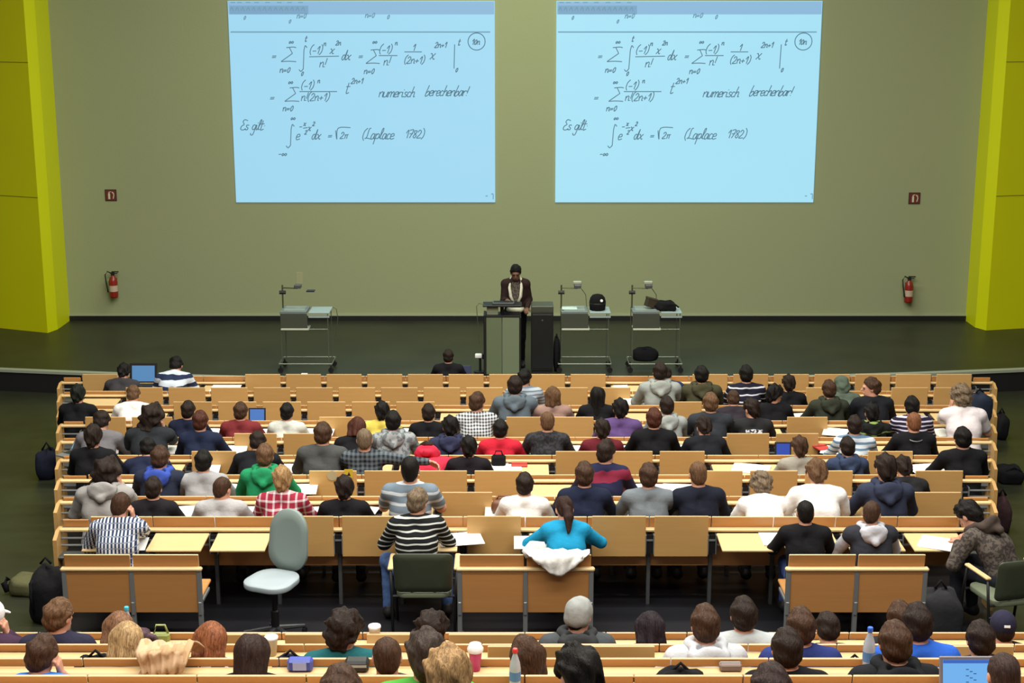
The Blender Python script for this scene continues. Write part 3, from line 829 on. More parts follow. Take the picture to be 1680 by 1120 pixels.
# ------------------------------------------------------------------ free standing two seat benches behind the ninth row
BY, BZ = 11.85, atY(840, 908, 11.85).z
BF = row_floor(BY)
def twin_bench(pxl, pxr, label):
    d = depth(BY, BZ)
    xa, xb = (pxl - 840) / FPX * d, (pxr - 840) / FPX * d
    xc, w = (xa + xb) / 2, (xb - xa)
    h = BZ - BF
    r = thing('twin_seat_bench', label, 'bench', (xc, BY, BF), 0, 'two seat benches behind the ninth row')
    sw = w / 2 - .014
    for s in (-1, 1):
        cx = s * w / 4
        link('backrest', edged(MB().cbox(-sw / 2 + .005, sw / 2 - .005, -.009, .009, 0, .118, .004).mesh('backrest', WOODO), EDGE), r, (cx, 0, h - .118), (math.radians(8), 0, 0))
        link('back_panel', MB().cbox(-sw / 2, sw / 2, -.009, .009, h - .53, h - .15, .004).mesh('back_panel', WOODO), r, (cx, -.01, 0), (math.radians(2), 0, 0))
        link('seat', MB().cbox(-sw / 2, sw / 2, .0, .38, -.015, .015, .008).mesh('seat', WOODO), r, (cx, .04, .43))
    part('rail', MB().cbox(-w / 2 - .02, w / 2 + .02, -.06, -.005, h - .145, h - .110, .012), WOODP, r)
    for cx in (-w / 2 + .01, 0, w / 2 - .01):
        link('leg', MB().cbox(-.02, .02, -.05, -.012, 0, h - .14, .004).mesh('leg', STEEL), r, (cx, 0, 0))
        part('seat_arm', MB().cbox(cx - .015, cx + .015, -.03, .30, .385, .415, .004).cbox(cx - .015, cx + .015, -.06, .02, .30, .42, .005), STEEL, r)
        part('foot', MB().cbox(cx - .025, cx + .025, -.12, .25, 0, .02, .004), STEELD, r)
    return r
twin_bench(103, 328, 'leftmost free standing two-seat bench with steel legs')
twin_bench(752, 972, 'middle free standing two-seat bench with white jacket on its back')
twin_bench(1292, 1520, 'rightmost free standing two-seat bench with steel legs')

# ------------------------------------------------------------------ chairs
def rounded_plate(w, h, r, t, curve=0, n=8, taper=0, M=None):
    """rounded rectangle plate in xz, thickness along y, optional curve (wrapping towards +y)"""
    pts = []
    for (cx, cz, a0) in ((w / 2 - r, h - r, 0), (-w / 2 + r, h - r, 90), (-w / 2 + r, r, 180), (w / 2 - r, r, 270)):
        for i in range(n + 1):
            a = math.radians(a0 + 90 * i / n)
            pts.append((cx + r * math.cos(a), cz + r * math.sin(a)))
    def tap(x, z): return x * (1 - taper * (z / h))
    mb = MB(); N = len(pts)
    def pos(x, z, y): return Vector((tap(x, z), y + curve * x * x, z))
    vs, fs = [], []
    e = min(t * .4, .008)
    for (ins, y) in ((.004, -t / 2 - 0), (0, -t / 2 + e), (0, t / 2 - e), (.004, t / 2)):
        for (x, z) in pts:
            sx = x * (1 - 2 * ins / w); sz = h / 2 + (z - h / 2) * (1 - 2 * ins / h)
            vs.append(pos(sx, sz, y))
    for j in range(3):
        for i in range(N): fs.append((j * N + i, j * N + (i + 1) % N, (j + 1) * N + (i + 1) % N, (j + 1) * N + i))
    for base, rev in ((0, True), (3 * N, False)):
        rows_ = [0.0]
        # inner fan rings so that the curved plate stays smooth
        ring = list(range(base, base + N))
        for q in (.66, .33):
            o = len(vs)
            for (x, z) in pts:
                vs.append(pos(x * q, h / 2 + (z - h / 2) * q, -t / 2 if rev else t / 2))
            new = list(range(o, o + N))
            for i in range(N): fs.append((ring[i], ring[(i + 1) % N], new[(i + 1) % N], new[i]))
            ring = new
        fs.append(tuple(ring))
    if M is not None: vs = [M @ v for v in vs]
    mb.add(vs, fs)
    return mb
PALE = plain('pale_grey_green_shell', (126, 142, 138), .5)
PALES = plain('pale_grey_seat', (158, 172, 178), .55)
DGREEN = plain('dark_green_shell', (58, 66, 50), .5)
DGREENS = plain('green_grey_seat', (112, 122, 100), .6)
def swivel_chair():
    p = onz(458, 1022, row_floor(11.95))
    f = row_floor(11.95)
    r = thing('swivel_chair', 'empty pale grey swivel chair with black star base facing the camera', 'chair', (p.x + .03, 11.95, f), math.radians(158))
    part('seat', rounded_plate(.46, .44, .16, .05, 0, 8, .12, Matrix.Translation((0, -.20, .50)) @ Matrix.Rotation(math.radians(-90), 4, 'X') @ Matrix.Scale(-1, 4, (0, 1, 0)) if False else Matrix.Translation((0, .24, .565)) @ Matrix.Rotation(math.radians(90), 4, 'X')), PALES, r, smooth=True)
    part('backrest', rounded_plate(.40, .56, .185, .045, .45, 8, .12, Matrix.Translation((0, -.25, .56)) @ Matrix.Rotation(math.radians(8), 4, 'X')), PALE, r, smooth=True)
    part('back_support', MB().tube([(0, .0, .52), (0, -.22, .52), (0, -.29, .58), (0, -.30, .72)], .02, 8), BLACK, r)
    part('gas_column', MB().lathe([(.035, .10), (.035, .28), (.022, .29), (.022, .52), (.1, .525), (.1, .54)], 12), BLACK, r)
    for i in range(5):
        a = math.radians(72 * i + 20)
        part('star_leg', MB().tube([(0, 0, .12), (.28 * math.cos(a), .28 * math.sin(a), .075)], [.03, .016], 8), STEELD if False else plain('charcoal_plastic', (52, 54, 58), .4), r)
        m = MB(); x, y = .28 * math.cos(a), .28 * math.sin(a)
        m.tube([(x - .012, y, .03), (x + .012, y, .03)], .03, 10)
        m.box(x - .008, x + .008, y - .008, y + .008, .03, .08)
        part('castor', m, BLACK, r)
swivel_chair()
def green_chair(px, Y, rz, label, mirror=False):
    f = row_floor(Y)
    x = (px - 840) / FPX * depth(Y, f + .6)
    r = thing('green_armchair', label, 'chair', (x, Y, f), rz, 'dark green shell chairs at the ninth row')
    part('backrest', rounded_plate(.50, .38, .05, .018, .35, 6, -.05, Matrix.Translation((0, -.25, .47)) @ Matrix.Rotation(math.radians(8), 4, 'X')), DGREEN, r, smooth=True)
    part('seat', rounded_plate(.48, .46, .08, .05, 0, 6, 0, Matrix.Translation((0, .22, .44)) @ Matrix.Rotation(math.radians(90), 4, 'X')), DGREENS, r, smooth=True)
    for s in (-1, 1):
        a = part('armrest', MB().cbox(s * .29 - .025, s * .29 + .025, -.20, .16, .655, .68, .008), WOODP, r)
        part('leg', MB().tube([(s * .29, -.18, .66), (s * .28, -.2, .43), (s * .27, -.26, .0)], .013, 8), BLACK, r, smooth=True)
        part('leg', MB().tube([(s * .29, .14, .66), (s * .28, .2, .43), (s * .27, .24, .0)], .013, 8), BLACK, r, smooth=True)
    part('seat_frame', MB().tube([(-.28, -.2, .42), (.28, -.2, .42)], .012, 6).tube([(-.28, .2, .42), (.28, .2, .42)], .012, 6).tube([(-.1, -.2, .42), (-.1, -.235, .52)], .012, 6).tube([(.1, -.2, .42), (.1, -.235, .52)], .012, 6), BLACK, r)
    return r
GC1 = green_chair(697, 12.2, 0, 'dark green chair with wooden armrests under person in striped sweater')
GC2 = green_chair(1650, 12.0, math.radians(14), 'dark green chair at the right edge beside the aisle')
# ------------------------------------------------------------------ people: smooth blended bodies
def snets(F, org, h):
    nx, ny, nz = F.shape
    S = F < 0
    cnt = np.zeros((nx - 1, ny - 1, nz - 1), np.int8)
    off = [(i, j, k) for i in (0, 1) for j in (0, 1) for k in (0, 1)]
    sub = lambda A, o: A[o[0]:nx - 1 + o[0], o[1]:ny - 1 + o[1], o[2]:nz - 1 + o[2]]
    for o in off: cnt += sub(S, o)
    act = (cnt > 0) & (cnt < 8)
    idx = -np.ones(act.shape, np.int64)
    I = np.argwhere(act); n = len(I)
    idx[act] = np.arange(n)
    cv = {o: F[I[:, 0] + o[0], I[:, 1] + o[1], I[:, 2] + o[2]] for o in off}
    pos = np.zeros((n, 3)); num = np.zeros(n)
    for a in off:
        for ax in range(3):
            if a[ax]: continue
            b = list(a); b[ax] = 1; b = tuple(b)
            fa, fb = cv[a], cv[b]
            m = (fa < 0) != (fb < 0)
            t = np.where(m, fa / np.where(m, fa - fb, 1), 0)
            p = np.tile(np.array(a, float), (n, 1)); p[:, ax] += t
            pos += p * m[:, None]; num += m
    V = (pos / num[:, None] + I) * h + np.array(org)
    faces = []
    for ax in range(3):
        s0 = [slice(None)] * 3; s1 = [slice(None)] * 3
        u, v = (ax + 1) % 3, (ax + 2) % 3
        s0[ax] = slice(0, -1); s1[ax] = slice(1, None)
        for q in (u, v):
            s0[q] = slice(1, -1); s1[q] = slice(1, -1)
        A, B = S[tuple(s0)], S[tuple(s1)]
        for sign in (0, 1):
            E_ = np.argwhere((A & ~B) if sign == 0 else (~A & B))
            if not len(E_): continue
            E_ = E_.copy(); E_[:, u] += 1; E_[:, v] += 1
            def cell(du, dv):
                c = E_.copy(); c[:, u] -= du; c[:, v] -= dv
                return idx[c[:, 0], c[:, 1], c[:, 2]]
            q = np.stack([cell(1, 1), cell(0, 1), cell(0, 0), cell(1, 0)], 1)
            faces.append(q if sign == 0 else q[:, ::-1])
    Fc = np.concatenate(faces) if faces else np.zeros((0, 4), int)
    return V, Fc
def np_mesh(name, parts_):
    vs, fs, o = [], [], 0
    for V, Fc in parts_:
        vs.append(V); fs.append(Fc + o); o += len(V)
    V = np.concatenate(vs); Fc = np.concatenate(fs)
    me = bpy.data.meshes.new(name)
    me.vertices.add(len(V)); me.vertices.foreach_set('co', V.astype(np.float32).ravel())
    me.loops.add(len(Fc) * 4); me.loops.foreach_set('vertex_index', Fc.astype(np.int32).ravel())
    me.polygons.add(len(Fc)); me.polygons.foreach_set('loop_start', np.arange(0, len(Fc) * 4, 4, dtype=np.int32))
    me.polygons.foreach_set('use_smooth', np.ones(len(Fc), bool))
    me.update(calc_edges=True)
    me.materials.append(None)
    return me

class Field:
    def __init__(s, lo, hi, h):
        s.lo = np.array(lo, float); s.h = h
        n = np.ceil((np.array(hi) - s.lo) / h).astype(int) + 1
        s.ax = [s.lo[i] + h * np.arange(n[i]) for i in range(3)]
        s.F = np.full(tuple(n), 1.0, np.float32)
    def sl(s, lo, hi):
        out = []
        for i in range(3):
            a = max(0, int((lo[i] - s.lo[i]) / s.h)); b = min(len(s.ax[i]), int((hi[i] - s.lo[i]) / s.h) + 2)
            if b <= a: return None
            out.append(slice(a, b))
        return tuple(out)
    def grid(s, sl):
        return (s.ax[0][sl[0]][:, None, None], s.ax[1][sl[1]][None, :, None], s.ax[2][sl[2]][None, None, :])
    def prim(s, p, k, infl=0.0, sub=False):
        kind = p[0]
        if kind == 'c':
            a, b = np.array(p[1], float), np.array(p[2], float); ra, rb = p[3], p[4]
            m = max(ra, rb) + .09 + infl
            sl = s.sl(np.minimum(a, b) - m, np.maximum(a, b) + m)
            if sl is None: return
            X, Y, Z = s.grid(sl)
            ba = b - a; q = ba.dot(ba) + 1e-12
            h = np.clip(((X - a[0]) * ba[0] + (Y - a[1]) * ba[1] + (Z - a[2]) * ba[2]) / q, 0, 1)
            d = np.sqrt((X - a[0] - h * ba[0]) ** 2 + (Y - a[1] - h * ba[1]) ** 2 + (Z - a[2] - h * ba[2]) ** 2) - (ra + (rb - ra) * h)
        else:
            c = np.array(p[1], float); r = np.array(p[2], float)
            R = p[3] if len(p) > 3 else None
            m = r.max() + .09 + infl
            sl = s.sl(c - m, c + m)
            if sl is None: return
            X, Y, Z = s.grid(sl)
            x, y, z = X - c[0], Y - c[1], Z - c[2]
            if R is not None:
                Rt = np.array(R).T
                x, y, z = (Rt[0][0] * x + Rt[0][1] * y + Rt[0][2] * z, Rt[1][0] * x + Rt[1][1] * y + Rt[1][2] * z, Rt[2][0] * x + Rt[2][1] * y + Rt[2][2] * z)
            k0 = np.sqrt((x / r[0]) ** 2 + (y / r[1]) ** 2 + (z / r[2]) ** 2)
            k1 = np.sqrt((x / r[0] ** 2) ** 2 + (y / r[1] ** 2) ** 2 + (z / r[2] ** 2) ** 2) + 1e-9
            d = k0 * (k0 - 1) / k1
        d = d - infl
        G = s.F[sl]
        if sub:
            d = -d
            hh = np.clip(.5 - .5 * (G - d) / k, 0, 1)
            s.F[sl] = G + (d - G) * hh + k * hh * (1 - hh)
        else:
            hh = np.clip(.5 + .5 * (G - d) / k, 0, 1)
            s.F[sl] = G + (d - G) * hh - k * hh * (1 - hh)
    def cut(s, pt, nrm):      # keep the side the normal points away from
        n = np.array(nrm, float); n /= np.linalg.norm(n)
        X, Y, Z = s.grid((slice(None),) * 3)
        s.F = np.maximum(s.F, ((X - pt[0]) * n[0] + (Y - pt[1]) * n[1] + (Z - pt[2]) * n[2]).astype(np.float32))
    def wrinkle(s, amp, fr, ph=0.0):
        X, Y, Z = s.grid((slice(None),) * 3)
        s.F = s.F + amp * (np.sin(X * fr + 2.1 * np.sin(Z * fr * .7 + ph)) * np.sin(Z * fr * 1.1 + 1.7 * np.sin(Y * fr * .8 + ph)) + .5 * np.sin(Y * fr * 1.7 + X * fr * .6 + ph)).astype(np.float32)
    def net(s): return snets(s.F, s.lo, s.h)

def rotx(a): return np.array([[1, 0, 0], [0, math.cos(a), -math.sin(a)], [0, math.sin(a), math.cos(a)]])
def roty(a): return np.array([[math.cos(a), 0, math.sin(a)], [0, 1, 0], [-math.sin(a), 0, math.cos(a)]])
def rotz(a): return np.array([[math.cos(a), -math.sin(a), 0], [math.sin(a), math.cos(a), 0], [0, 0, 1]])
def V3(*a): return np.array(a, float)
def unit(v): return v / (np.linalg.norm(v) + 1e-9)
def ik(S, W, l1, l2, pole):
    d = W - S; L = np.linalg.norm(d)
    if L > (l1 + l2) * .995: W = S + d / L * (l1 + l2) * .995; d = W - S; L = np.linalg.norm(d)
    if L < .12: L = .12
    a = (l1 * l1 - l2 * l2 + L * L) / (2 * L)
    hgt = math.sqrt(max(l1 * l1 - a * a, 0))
    u = unit(d); p = np.array(pole, float); p = unit(p - u * p.dot(u))
    return S + u * a + p * hgt, W
def hand_prims(W, d, n, side):
    d = unit(d); n = unit(n - d * d.dot(n)); s = np.cross(d, n) * side
    P = []
    lens = (.064, .074, .068, .052)
    for i, o in enumerate((-.030, -.010, .011, .030)):
        kn = W + d * (.088 - abs(o) * .25) + s * o
        P.append(('c', W + s * o * .5, kn, .017, .0135))
        dd = d; p = kn; L = lens[i]
        for q, (f, c) in enumerate(((.45, .35), (.3, .55), (.25, .4))):
            dd = unit(dd * math.cos(c) + n * math.sin(c) if q == 0 else dd * math.cos(c) + (n * dd.dot(d) - d * dd.dot(n)) * math.sin(c))
            e = p + dd * L * f * 1.25
            P.append(('c', p, e, .0098 - .0008 * q, .0092 - .0008 * q)); p = e
    t0 = W + d * .025 - s * .026 + n * .006
    t1 = t0 + unit(d * .7 - s * .75 + n * .3) * .042
    t2 = t1 + unit(d * .95 - s * .15 + n * .35) * .034
    P += [('c', t0, t1, .016, .012), ('c', t1, t2, .0115, .0095)]
    return P

POSES = {
 'sit':   dict(lean=10, hp=10), 'up': dict(lean=3, hp=0), 'write': dict(lean=24, hp=32), 'hunch': dict(lean=38, hp=42),
 'slump': dict(lean=60, hp=66), 'left': dict(lean=12, hp=4, hy=82), 'right': dict(lean=12, hp=8, hy=-58), 'halfleft': dict(lean=12, hp=12, hy=28), 'halfright': dict(lean=12, hp=12, hy=-28),
 'handR': dict(lean=20, hp=16, hy=-14, hr=8, RW=(.105, .20, -.055), rel='R'), 'handL': dict(lean=20, hp=16, hy=10, hr=-8, LW=(-.105, .20, -.055), rel='L'),
 'armR':  dict(lean=-2, hp=4, RW=(.70, -.10, .95), RP=(0, -1, .3)),
 'wide':  dict(lean=20, hp=30, hy=8, RW=(.12, .36, .80), LW=(-.12, .36, .80), RP=(1, -.3, -.22), LP=(-1, -.3, -.22), slim=.9),
 'chairsit': dict(lean=14, hp=14, hy=-30, legx=.27),
 'stand': dict(lean=6, hp=20, stand=True, RW=(.14, .34, 1.16), LW=(-.19, .22, 1.0), RP=(.25, -.6, -.8), LP=(-.25, -.6, -.8), slim=.92),
}
PCACHE = {}
VOX = .0125
def pose(key):
    if key in PCACHE: return PCACHE[key]
    p = POSES[key]
    st = p.get('stand', False)
    slim = p.get('slim', 1.0)
    hz = .94 if st else .53
    lean = math.radians(p['lean'])
    a1, a2 = lean * .75, lean * 1.35
    hip = V3(0, 0, hz)
    chest = hip + .27 * V3(0, math.sin(a1), math.cos(a1))
    neck = chest + .225 * V3(0, math.sin(a2), math.cos(a2))
    up2 = V3(0, math.sin(a2), math.cos(a2))
    fw2 = V3(0, math.cos(a2), -math.sin(a2))
    # head frame
    R = rotz(math.radians(p.get('hy', 0))) @ rotx(-math.radians(p['hp'])) @ roty(math.radians(p.get('hr', 0)))
    a3 = a2 * .6 + math.radians(p['hp']) * .25
    hc = neck + .088 * V3(0, math.sin(a3), math.cos(a3)) + R @ V3(0, .022, .055)
    sh = {}
    for s in (-1, 1): sh[s] = neck - up2 * .058 + V3(s * .19 * slim, 0, 0) + fw2 * .015
    arms = {}
    for s, wk, pk in ((-1, 'LW', 'LP'), (1, 'RW', 'RP')):
        W = V3(*p[wk]) if wk in p else V3(s * .13, .43, .775)
        pole = p.get(pk, (s * .75, -.35, -.6))
        if p.get('rel') == ('L' if s < 0 else 'R') and wk in p:
            W = hc + V3(s * .105, .015, -.125); pole = (s * .42, .45, -1.0)
        if st and wk not in p: W = V3(s * .22, .05, .85)
        el, W = ik(sh[s], W, .285, .255, pole)
        arms[s] = (sh[s], el, W)
    legs = {}
    for s in (-1, 1):
        if st: legs[s] = (V3(s * .095, 0, hz - .03), V3(s * .10, .02, .50), V3(s * .105, -.02, .09))
        else: legs[s] = (V3(s * .10, .0, hz - .01), V3(s * p.get('legx', .13), .42 if 'legx' not in p else .34, .52), V3(s * p.get('legx', .13), .40 if 'legx' not in p else .24, .10))
    sw = slim
    torso = []
    for s in (-1, 1):
        torso += [('c', hip + V3(s * .072 * sw, -.005, 0), chest + V3(s * .066 * sw, 0, 0), .098, .104),
                  ('c', chest + V3(s * .066 * sw, 0, 0), neck - up2 * .085 + V3(s * .088 * sw, 0, 0), .104, .082),
                  ('c', neck - up2 * .01 + V3(s * .02, 0, 0), sh[s] + V3(-s * .01, 0, 0), .056, .062)]
    torso += [('e', hip + V3(0, -.02, .0), V3(.172 * sw, .125, .105))]
    neckp = [('c', neck - up2 * .03, neck + .1 * unit(hc - neck), .060, .056)]
    armp = {s: [('c', arms[s][0], arms[s][1], .056 * sw, .043 * sw), ('c', arms[s][1], arms[s][2], .042 * sw, .028)] for s in (-1, 1)}
    legp = []
    for s in (-1, 1):
        a, b, c = legs[s]
        legp += [('c', a, b, .085, .058), ('c', b, c, .056, .038)]
    feet = {s: [('c', legs[s][2] + V3(0, -.02, -.045), legs[s][2] + V3(s * .02, .17, -.055), .042, .034)] for s in (-1, 1)}
    out = {'hc': hc, 'R': R, 'neck': neck, 'arms': arms, 'hip': hip}
    allp = [hip, chest, neck, hc] + [q for s in (-1, 1) for q in arms[s]] + [q for s in (-1, 1) for q in legs[s]] + [legs[s][2] + V3(0, .18, -.08) for s in (-1, 1)]
    lo = np.min(allp, 0) - .16; hi = np.max(allp, 0) + .16
    lo[2] = max(lo[2], -.03)
    # skin body
    f = Field(lo, hi, VOX)
    for q in torso: f.prim(q, .045)
    for q in neckp: f.prim(q, .03)
    for s in (-1, 1):
        for q in armp[s]: f.prim(q, .03)
    for q in legp: f.prim(q, .035)
    for s in (-1, 1):
        for q in feet[s]: f.prim(q, .03)
    pieces = [f.net()]
    # head, finer
    T = lambda v: hc + R @ V3(*v)
    E = lambda c, r: ('e', T(c), V3(*r), R)
    f = Field(hc - V3(.15, .17, .24), hc + V3(.15, .17, .16), .0078)
    for q in neckp: f.prim(q, .03)
    f.prim(('c', neck + .05 * unit(hc - neck), T((0, -.03, -.03)), .054, .055), .03)
    for q in (E((0, -.014, .03), (.075, .094, .09)), E((0, .026, -.028), (.061, .071, .09)), E((0, .04, -.078), (.045, .048, .038))): f.prim(q, .03)
    f.prim(('c', T((-.035, .088, .022)), T((.035, .088, .022)), .012, .012), .02)
    for s in (-1, 1): f.prim(E((s * .033, .102, .002), (.016, .014, .011)), .012, 0, True)
    f.prim(('c', T((0, .094, .012)), T((0, .116, -.026)), .009, .014), .012)
    f.prim(('c', T((-.022, .096, -.058)), T((.022, .096, -.058)), .008, .008), .012)
    for s in (-1, 1):
        f.prim(E((s * .079, -.004, -.006), (.012, .021, .032)), .008)
    pieces.append(f.net())
    # hands, finer
    for s in (-1, 1):
        d = arms[s][2] - arms[s][1]
        if p.get('rel') == ('L' if s < 0 else 'R'): d = V3(-s * .05, -.25, 1.0); n = V3(-s, 0, 0)
        elif abs(arms[s][2][0]) > .5: d = V3(s, -.2, -.35); n = V3(-.1 * s, -.9, -.6)
        else: d = V3(d[0] * .5 - s * .02, abs(d[1]) + .05, min(d[2], 0) * .25); n = V3(0, 0, -1.)
        W = arms[s][2]
        f = Field(W - .23, W + .23, .0062)
        for q in hand_prims(W, d, n, s): f.prim(q, .008)
        f.prim(('c', W + unit(arms[s][1] - W) * .05, W, .030, .026), .012)
        lo2 = None
        pieces.append(f.net())
    out['body'] = np_mesh('body', pieces)
    out['lo'], out['hi'] = lo, hi
    out['torso'], out['armp'], out['legp'], out['feet'], out['legs'] = torso, armp, legp, feet, legs
    out['up2'], out['fw2'] = up2, fw2
    PCACHE[key] = out
    return out
def pose_top(key, sleeve):
    P = pose(key); k = 'top_' + sleeve
    if k in P: return P[k]
    f = Field(P['lo'], P['hi'], VOX)
    for q in P['torso']: f.prim(q, .05, .014 if sleeve != 'vest' else .024)
    f.wrinkle(.0035, 26, len(key))
    f.cut(P['neck'] + P['up2'] * .050 + P['fw2'] * .02, P['up2'] - P['fw2'] * .22)
    f.cut(P['hip'] + V3(0, 0, -.06), V3(0, 0, -1))
    for s in (-1, 1):
        (k1, a, b, ra, rb), (k2, c, d, rc, rd) = P['armp'][s]
        if sleeve == 'long':
            f.prim((k1, a, b, ra, rb), .035, .015); f.prim((k2, c, c + (d - c) * .93, rc, rd), .03, .014)
        elif sleeve == 'short':
            e = a + (b - a) * .66
            f.prim((k1, a, e, ra, ra * .8 + rb * .2), .035, .017)
        else:
            f.prim((k1, a, a + (b - a) * .08, ra, ra), .03, .020)
    P[k] = np_mesh('top', [f.net()])
    return P[k]
def pose_trousers(key):
    P = pose(key)
    if 'trousers' in P: return P['trousers']
    f = Field(P['lo'], P['hi'], .014)
    for q in P['legp']: f.prim(q, .04, .014)
    f.prim(P['torso'][-1], .05, .016)
    f.cut(P['hip'] + V3(0, 0, .075), V3(0, 0, 1))
    f.wrinkle(.004, 24, 1.0)
    P['trousers'] = np_mesh('trousers', [f.net()])
    return P['trousers']
def pose_shoe(key, s):
    P = pose(key); k = 'shoe%d' % s
    if k in P: return P[k]
    a = P['legs'][s][2]
    f = Field(a - V3(.12, .14, .12), a + V3(.14, .3, .1), .01)
    f.prim(('c', a + V3(0, -.03, -.04), a + V3(s * .02, .18, -.052), .05, .04), .03)
    f.prim(('c', a + V3(0, -.01, .02), a + V3(0, -.01, -.04), .045, .05), .03)
    f.cut(a + V3(0, 0, -.088), V3(0, 0, -1))
    f.cut(a + V3(0, 0, .03), V3(0, 0, 1))
    P[k] = np_mesh('shoe', [f.net()])
    return P[k]
def pose_hood(key):
    P = pose(key)
    if 'hood' in P: return P['hood']
    n, u, w = P['neck'], P['up2'], P['fw2']
    B = lambda x, y, z: n + V3(x, 0, 0) + w * y + u * z
    f = Field(n - V3(.24, .26, .28), n + V3(.24, .2, .2), .0095)
    pts = []
    for a in range(-50, 231, 20):
        r = math.radians(a); back = max(0, -math.sin(r))
        pts.append(B(.105 * math.cos(math.radians(a)), -.095 * math.sin(math.radians(a)) * 1.0 + .005, .03 - .018 * math.sin(r)))
    for a, b in zip(pts, pts[1:]): f.prim(('c', a, b, .03, .03), .02)
    f.prim(('e', B(0, -.125, -.055), V3(.125, .05, .10)), .05)
    f.prim(('c', B(-.1, -.10, -.02), B(0, -.165, -.13), .035, .03), .03)
    f.prim(('c', B(.1, -.10, -.02), B(0, -.165, -.13), .035, .03), .03)
    f.prim(('e', B(0, -.10, .05), V3(.085, .034, .085)), .02, 0, True)
    f.wrinkle(.003, 40, .5)
    P['hood'] = np_mesh('hood', [f.net()])
    return P['hood']
HC = {}
def hair_mesh(style):
    if style in HC: return HC[style]
    big = style in ('long', 'pony', 'bob', 'bushy')
    f = Field((-.20, -.26, -.36 if big else -.17), (.20, .18, .21), .0085)
    cr = lambda t: ('e', V3(0, -.014, .034), V3(.079 + t, .099 + t, .094 + t))
    def noise(a, fr, fz=1.0):
        X, Y, Z = f.grid((slice(None),) * 3)
        rs = np.random.RandomState(len(style) * 7 + 3)
        acc = 0
        for q in range(9):
            dv = rs.normal(size=3); dv /= np.linalg.norm(dv)
            g = fr * rs.uniform(.5, 1.5)
            acc = acc + np.sin(g * (dv[0] * X + dv[1] * Y + fz * dv[2] * Z) + rs.uniform(0, 6) + 1.5 * np.sin(g * .6 * (dv[1] * X - dv[0] * Y + fz * dv[1] * Z)))
        f.F = f.F + (a * .75 * acc / 1.6).astype(np.float32)
    def hairline(y0=.012):
        f.cut((0, y0, 0), (0, 1, -1.0))
    if style in ('short', 'crop', 'mess', 'curly'):
        t = {'short': .013, 'crop': .006, 'mess': .02, 'curly': .034}[style]
        f.prim(cr(t), .02)
        f.prim(('e', V3(0, -.05, -.035), V3(.062 + t * .6, .05 + t, .055 + t)), .04)
        if style in ('mess', 'curly'): f.prim(('e', V3(0, .045, .085), V3(.06, .05, .04)), .04)
        noise({'short': .004, 'crop': .0015, 'mess': .008, 'curly': .009}[style], {'short': 70, 'crop': 90, 'mess': 75, 'curly': 85}[style])
        hairline(.018 if style != 'curly' else .03)
        f.cut((0, 0, -.088 if style != 'mess' else -.10), (0, .2, -1))
    elif style in ('bob', 'long', 'bushy'):
        f.prim(cr(.016 if style != 'bushy' else .035), .02)
        zb = {'bob': -.125, 'long': -.27, 'bushy': -.15}[style]
        for s in (-1, 1):
            f.prim(('c', V3(s * .048, -.03, .02), V3(s * .058, -.045, zb + .03), .06, .055 if style == 'bob' else .045), .04)
        f.prim(('c', V3(0, -.055, .0), V3(0, -.065, zb + .02), .075, .06), .04)
        noise(.005 if style != 'bushy' else .012, 62, .25 if style != 'bushy' else .8)
        X, Y, Z = f.grid((slice(None),) * 3)
        face = np.maximum(np.maximum(np.abs(X) - .062, .03 - Y), Z - .065) + 0 * X
        f.F = np.maximum(f.F, (-face).astype(np.float32))
        f.cut((0, .035, 0), (0, 1, -.55))
        f.cut((0, 0, zb), (0, .1, -1))
    elif style == 'pony':
        f.prim(cr(.010), .02)
        f.prim(('e', V3(0, -.05, -.03), V3(.065, .055, .06)), .03)
        hairline(.02); f.cut((0, 0, -.085), (0, .2, -1))
        f.prim(('c', V3(0, -.10, .01), V3(0, -.14, -.02), .022, .03), .015)
        f.prim(('c', V3(0, -.14, -.02), V3(.005, -.15, -.10), .04, .045), .02)
        f.prim(('c', V3(.005, -.15, -.10), V3(-.01, -.125, -.25), .045, .014), .02)
        noise(.003, 75, .3)
    elif style == 'beanie':
        f.prim(cr(.015), .02)
        f.prim(('e', V3(0, -.045, -.02), V3(.083, .075, .06)), .03)
        f.cut((0, 0, -.05), (0, .3, -1)); noise(.0015, 90, .1)
    elif style == 'cap':
        f.prim(cr(.014), .02); f.cut((0, 0, -.03), (0, .1, -1))
        f.prim(('e', V3(0, .12, .045), V3(.07, .07, .012), rotx(-.2)), .015)
    elif style == 'hoodup':
        f.prim(cr(.028), .02); f.prim(('e', V3(0, -.05, -.06), V3(.10, .09, .10)), .05)
        f.prim(('e', V3(0, .11, -.02), V3(.07, .08, .10)), .02, 0, True); noise(.005, 45)
        f.cut((0, .08, 0), (0, 1, -.1))
    HC[style] = np_mesh('hair', [f.net()])
    return HC[style]

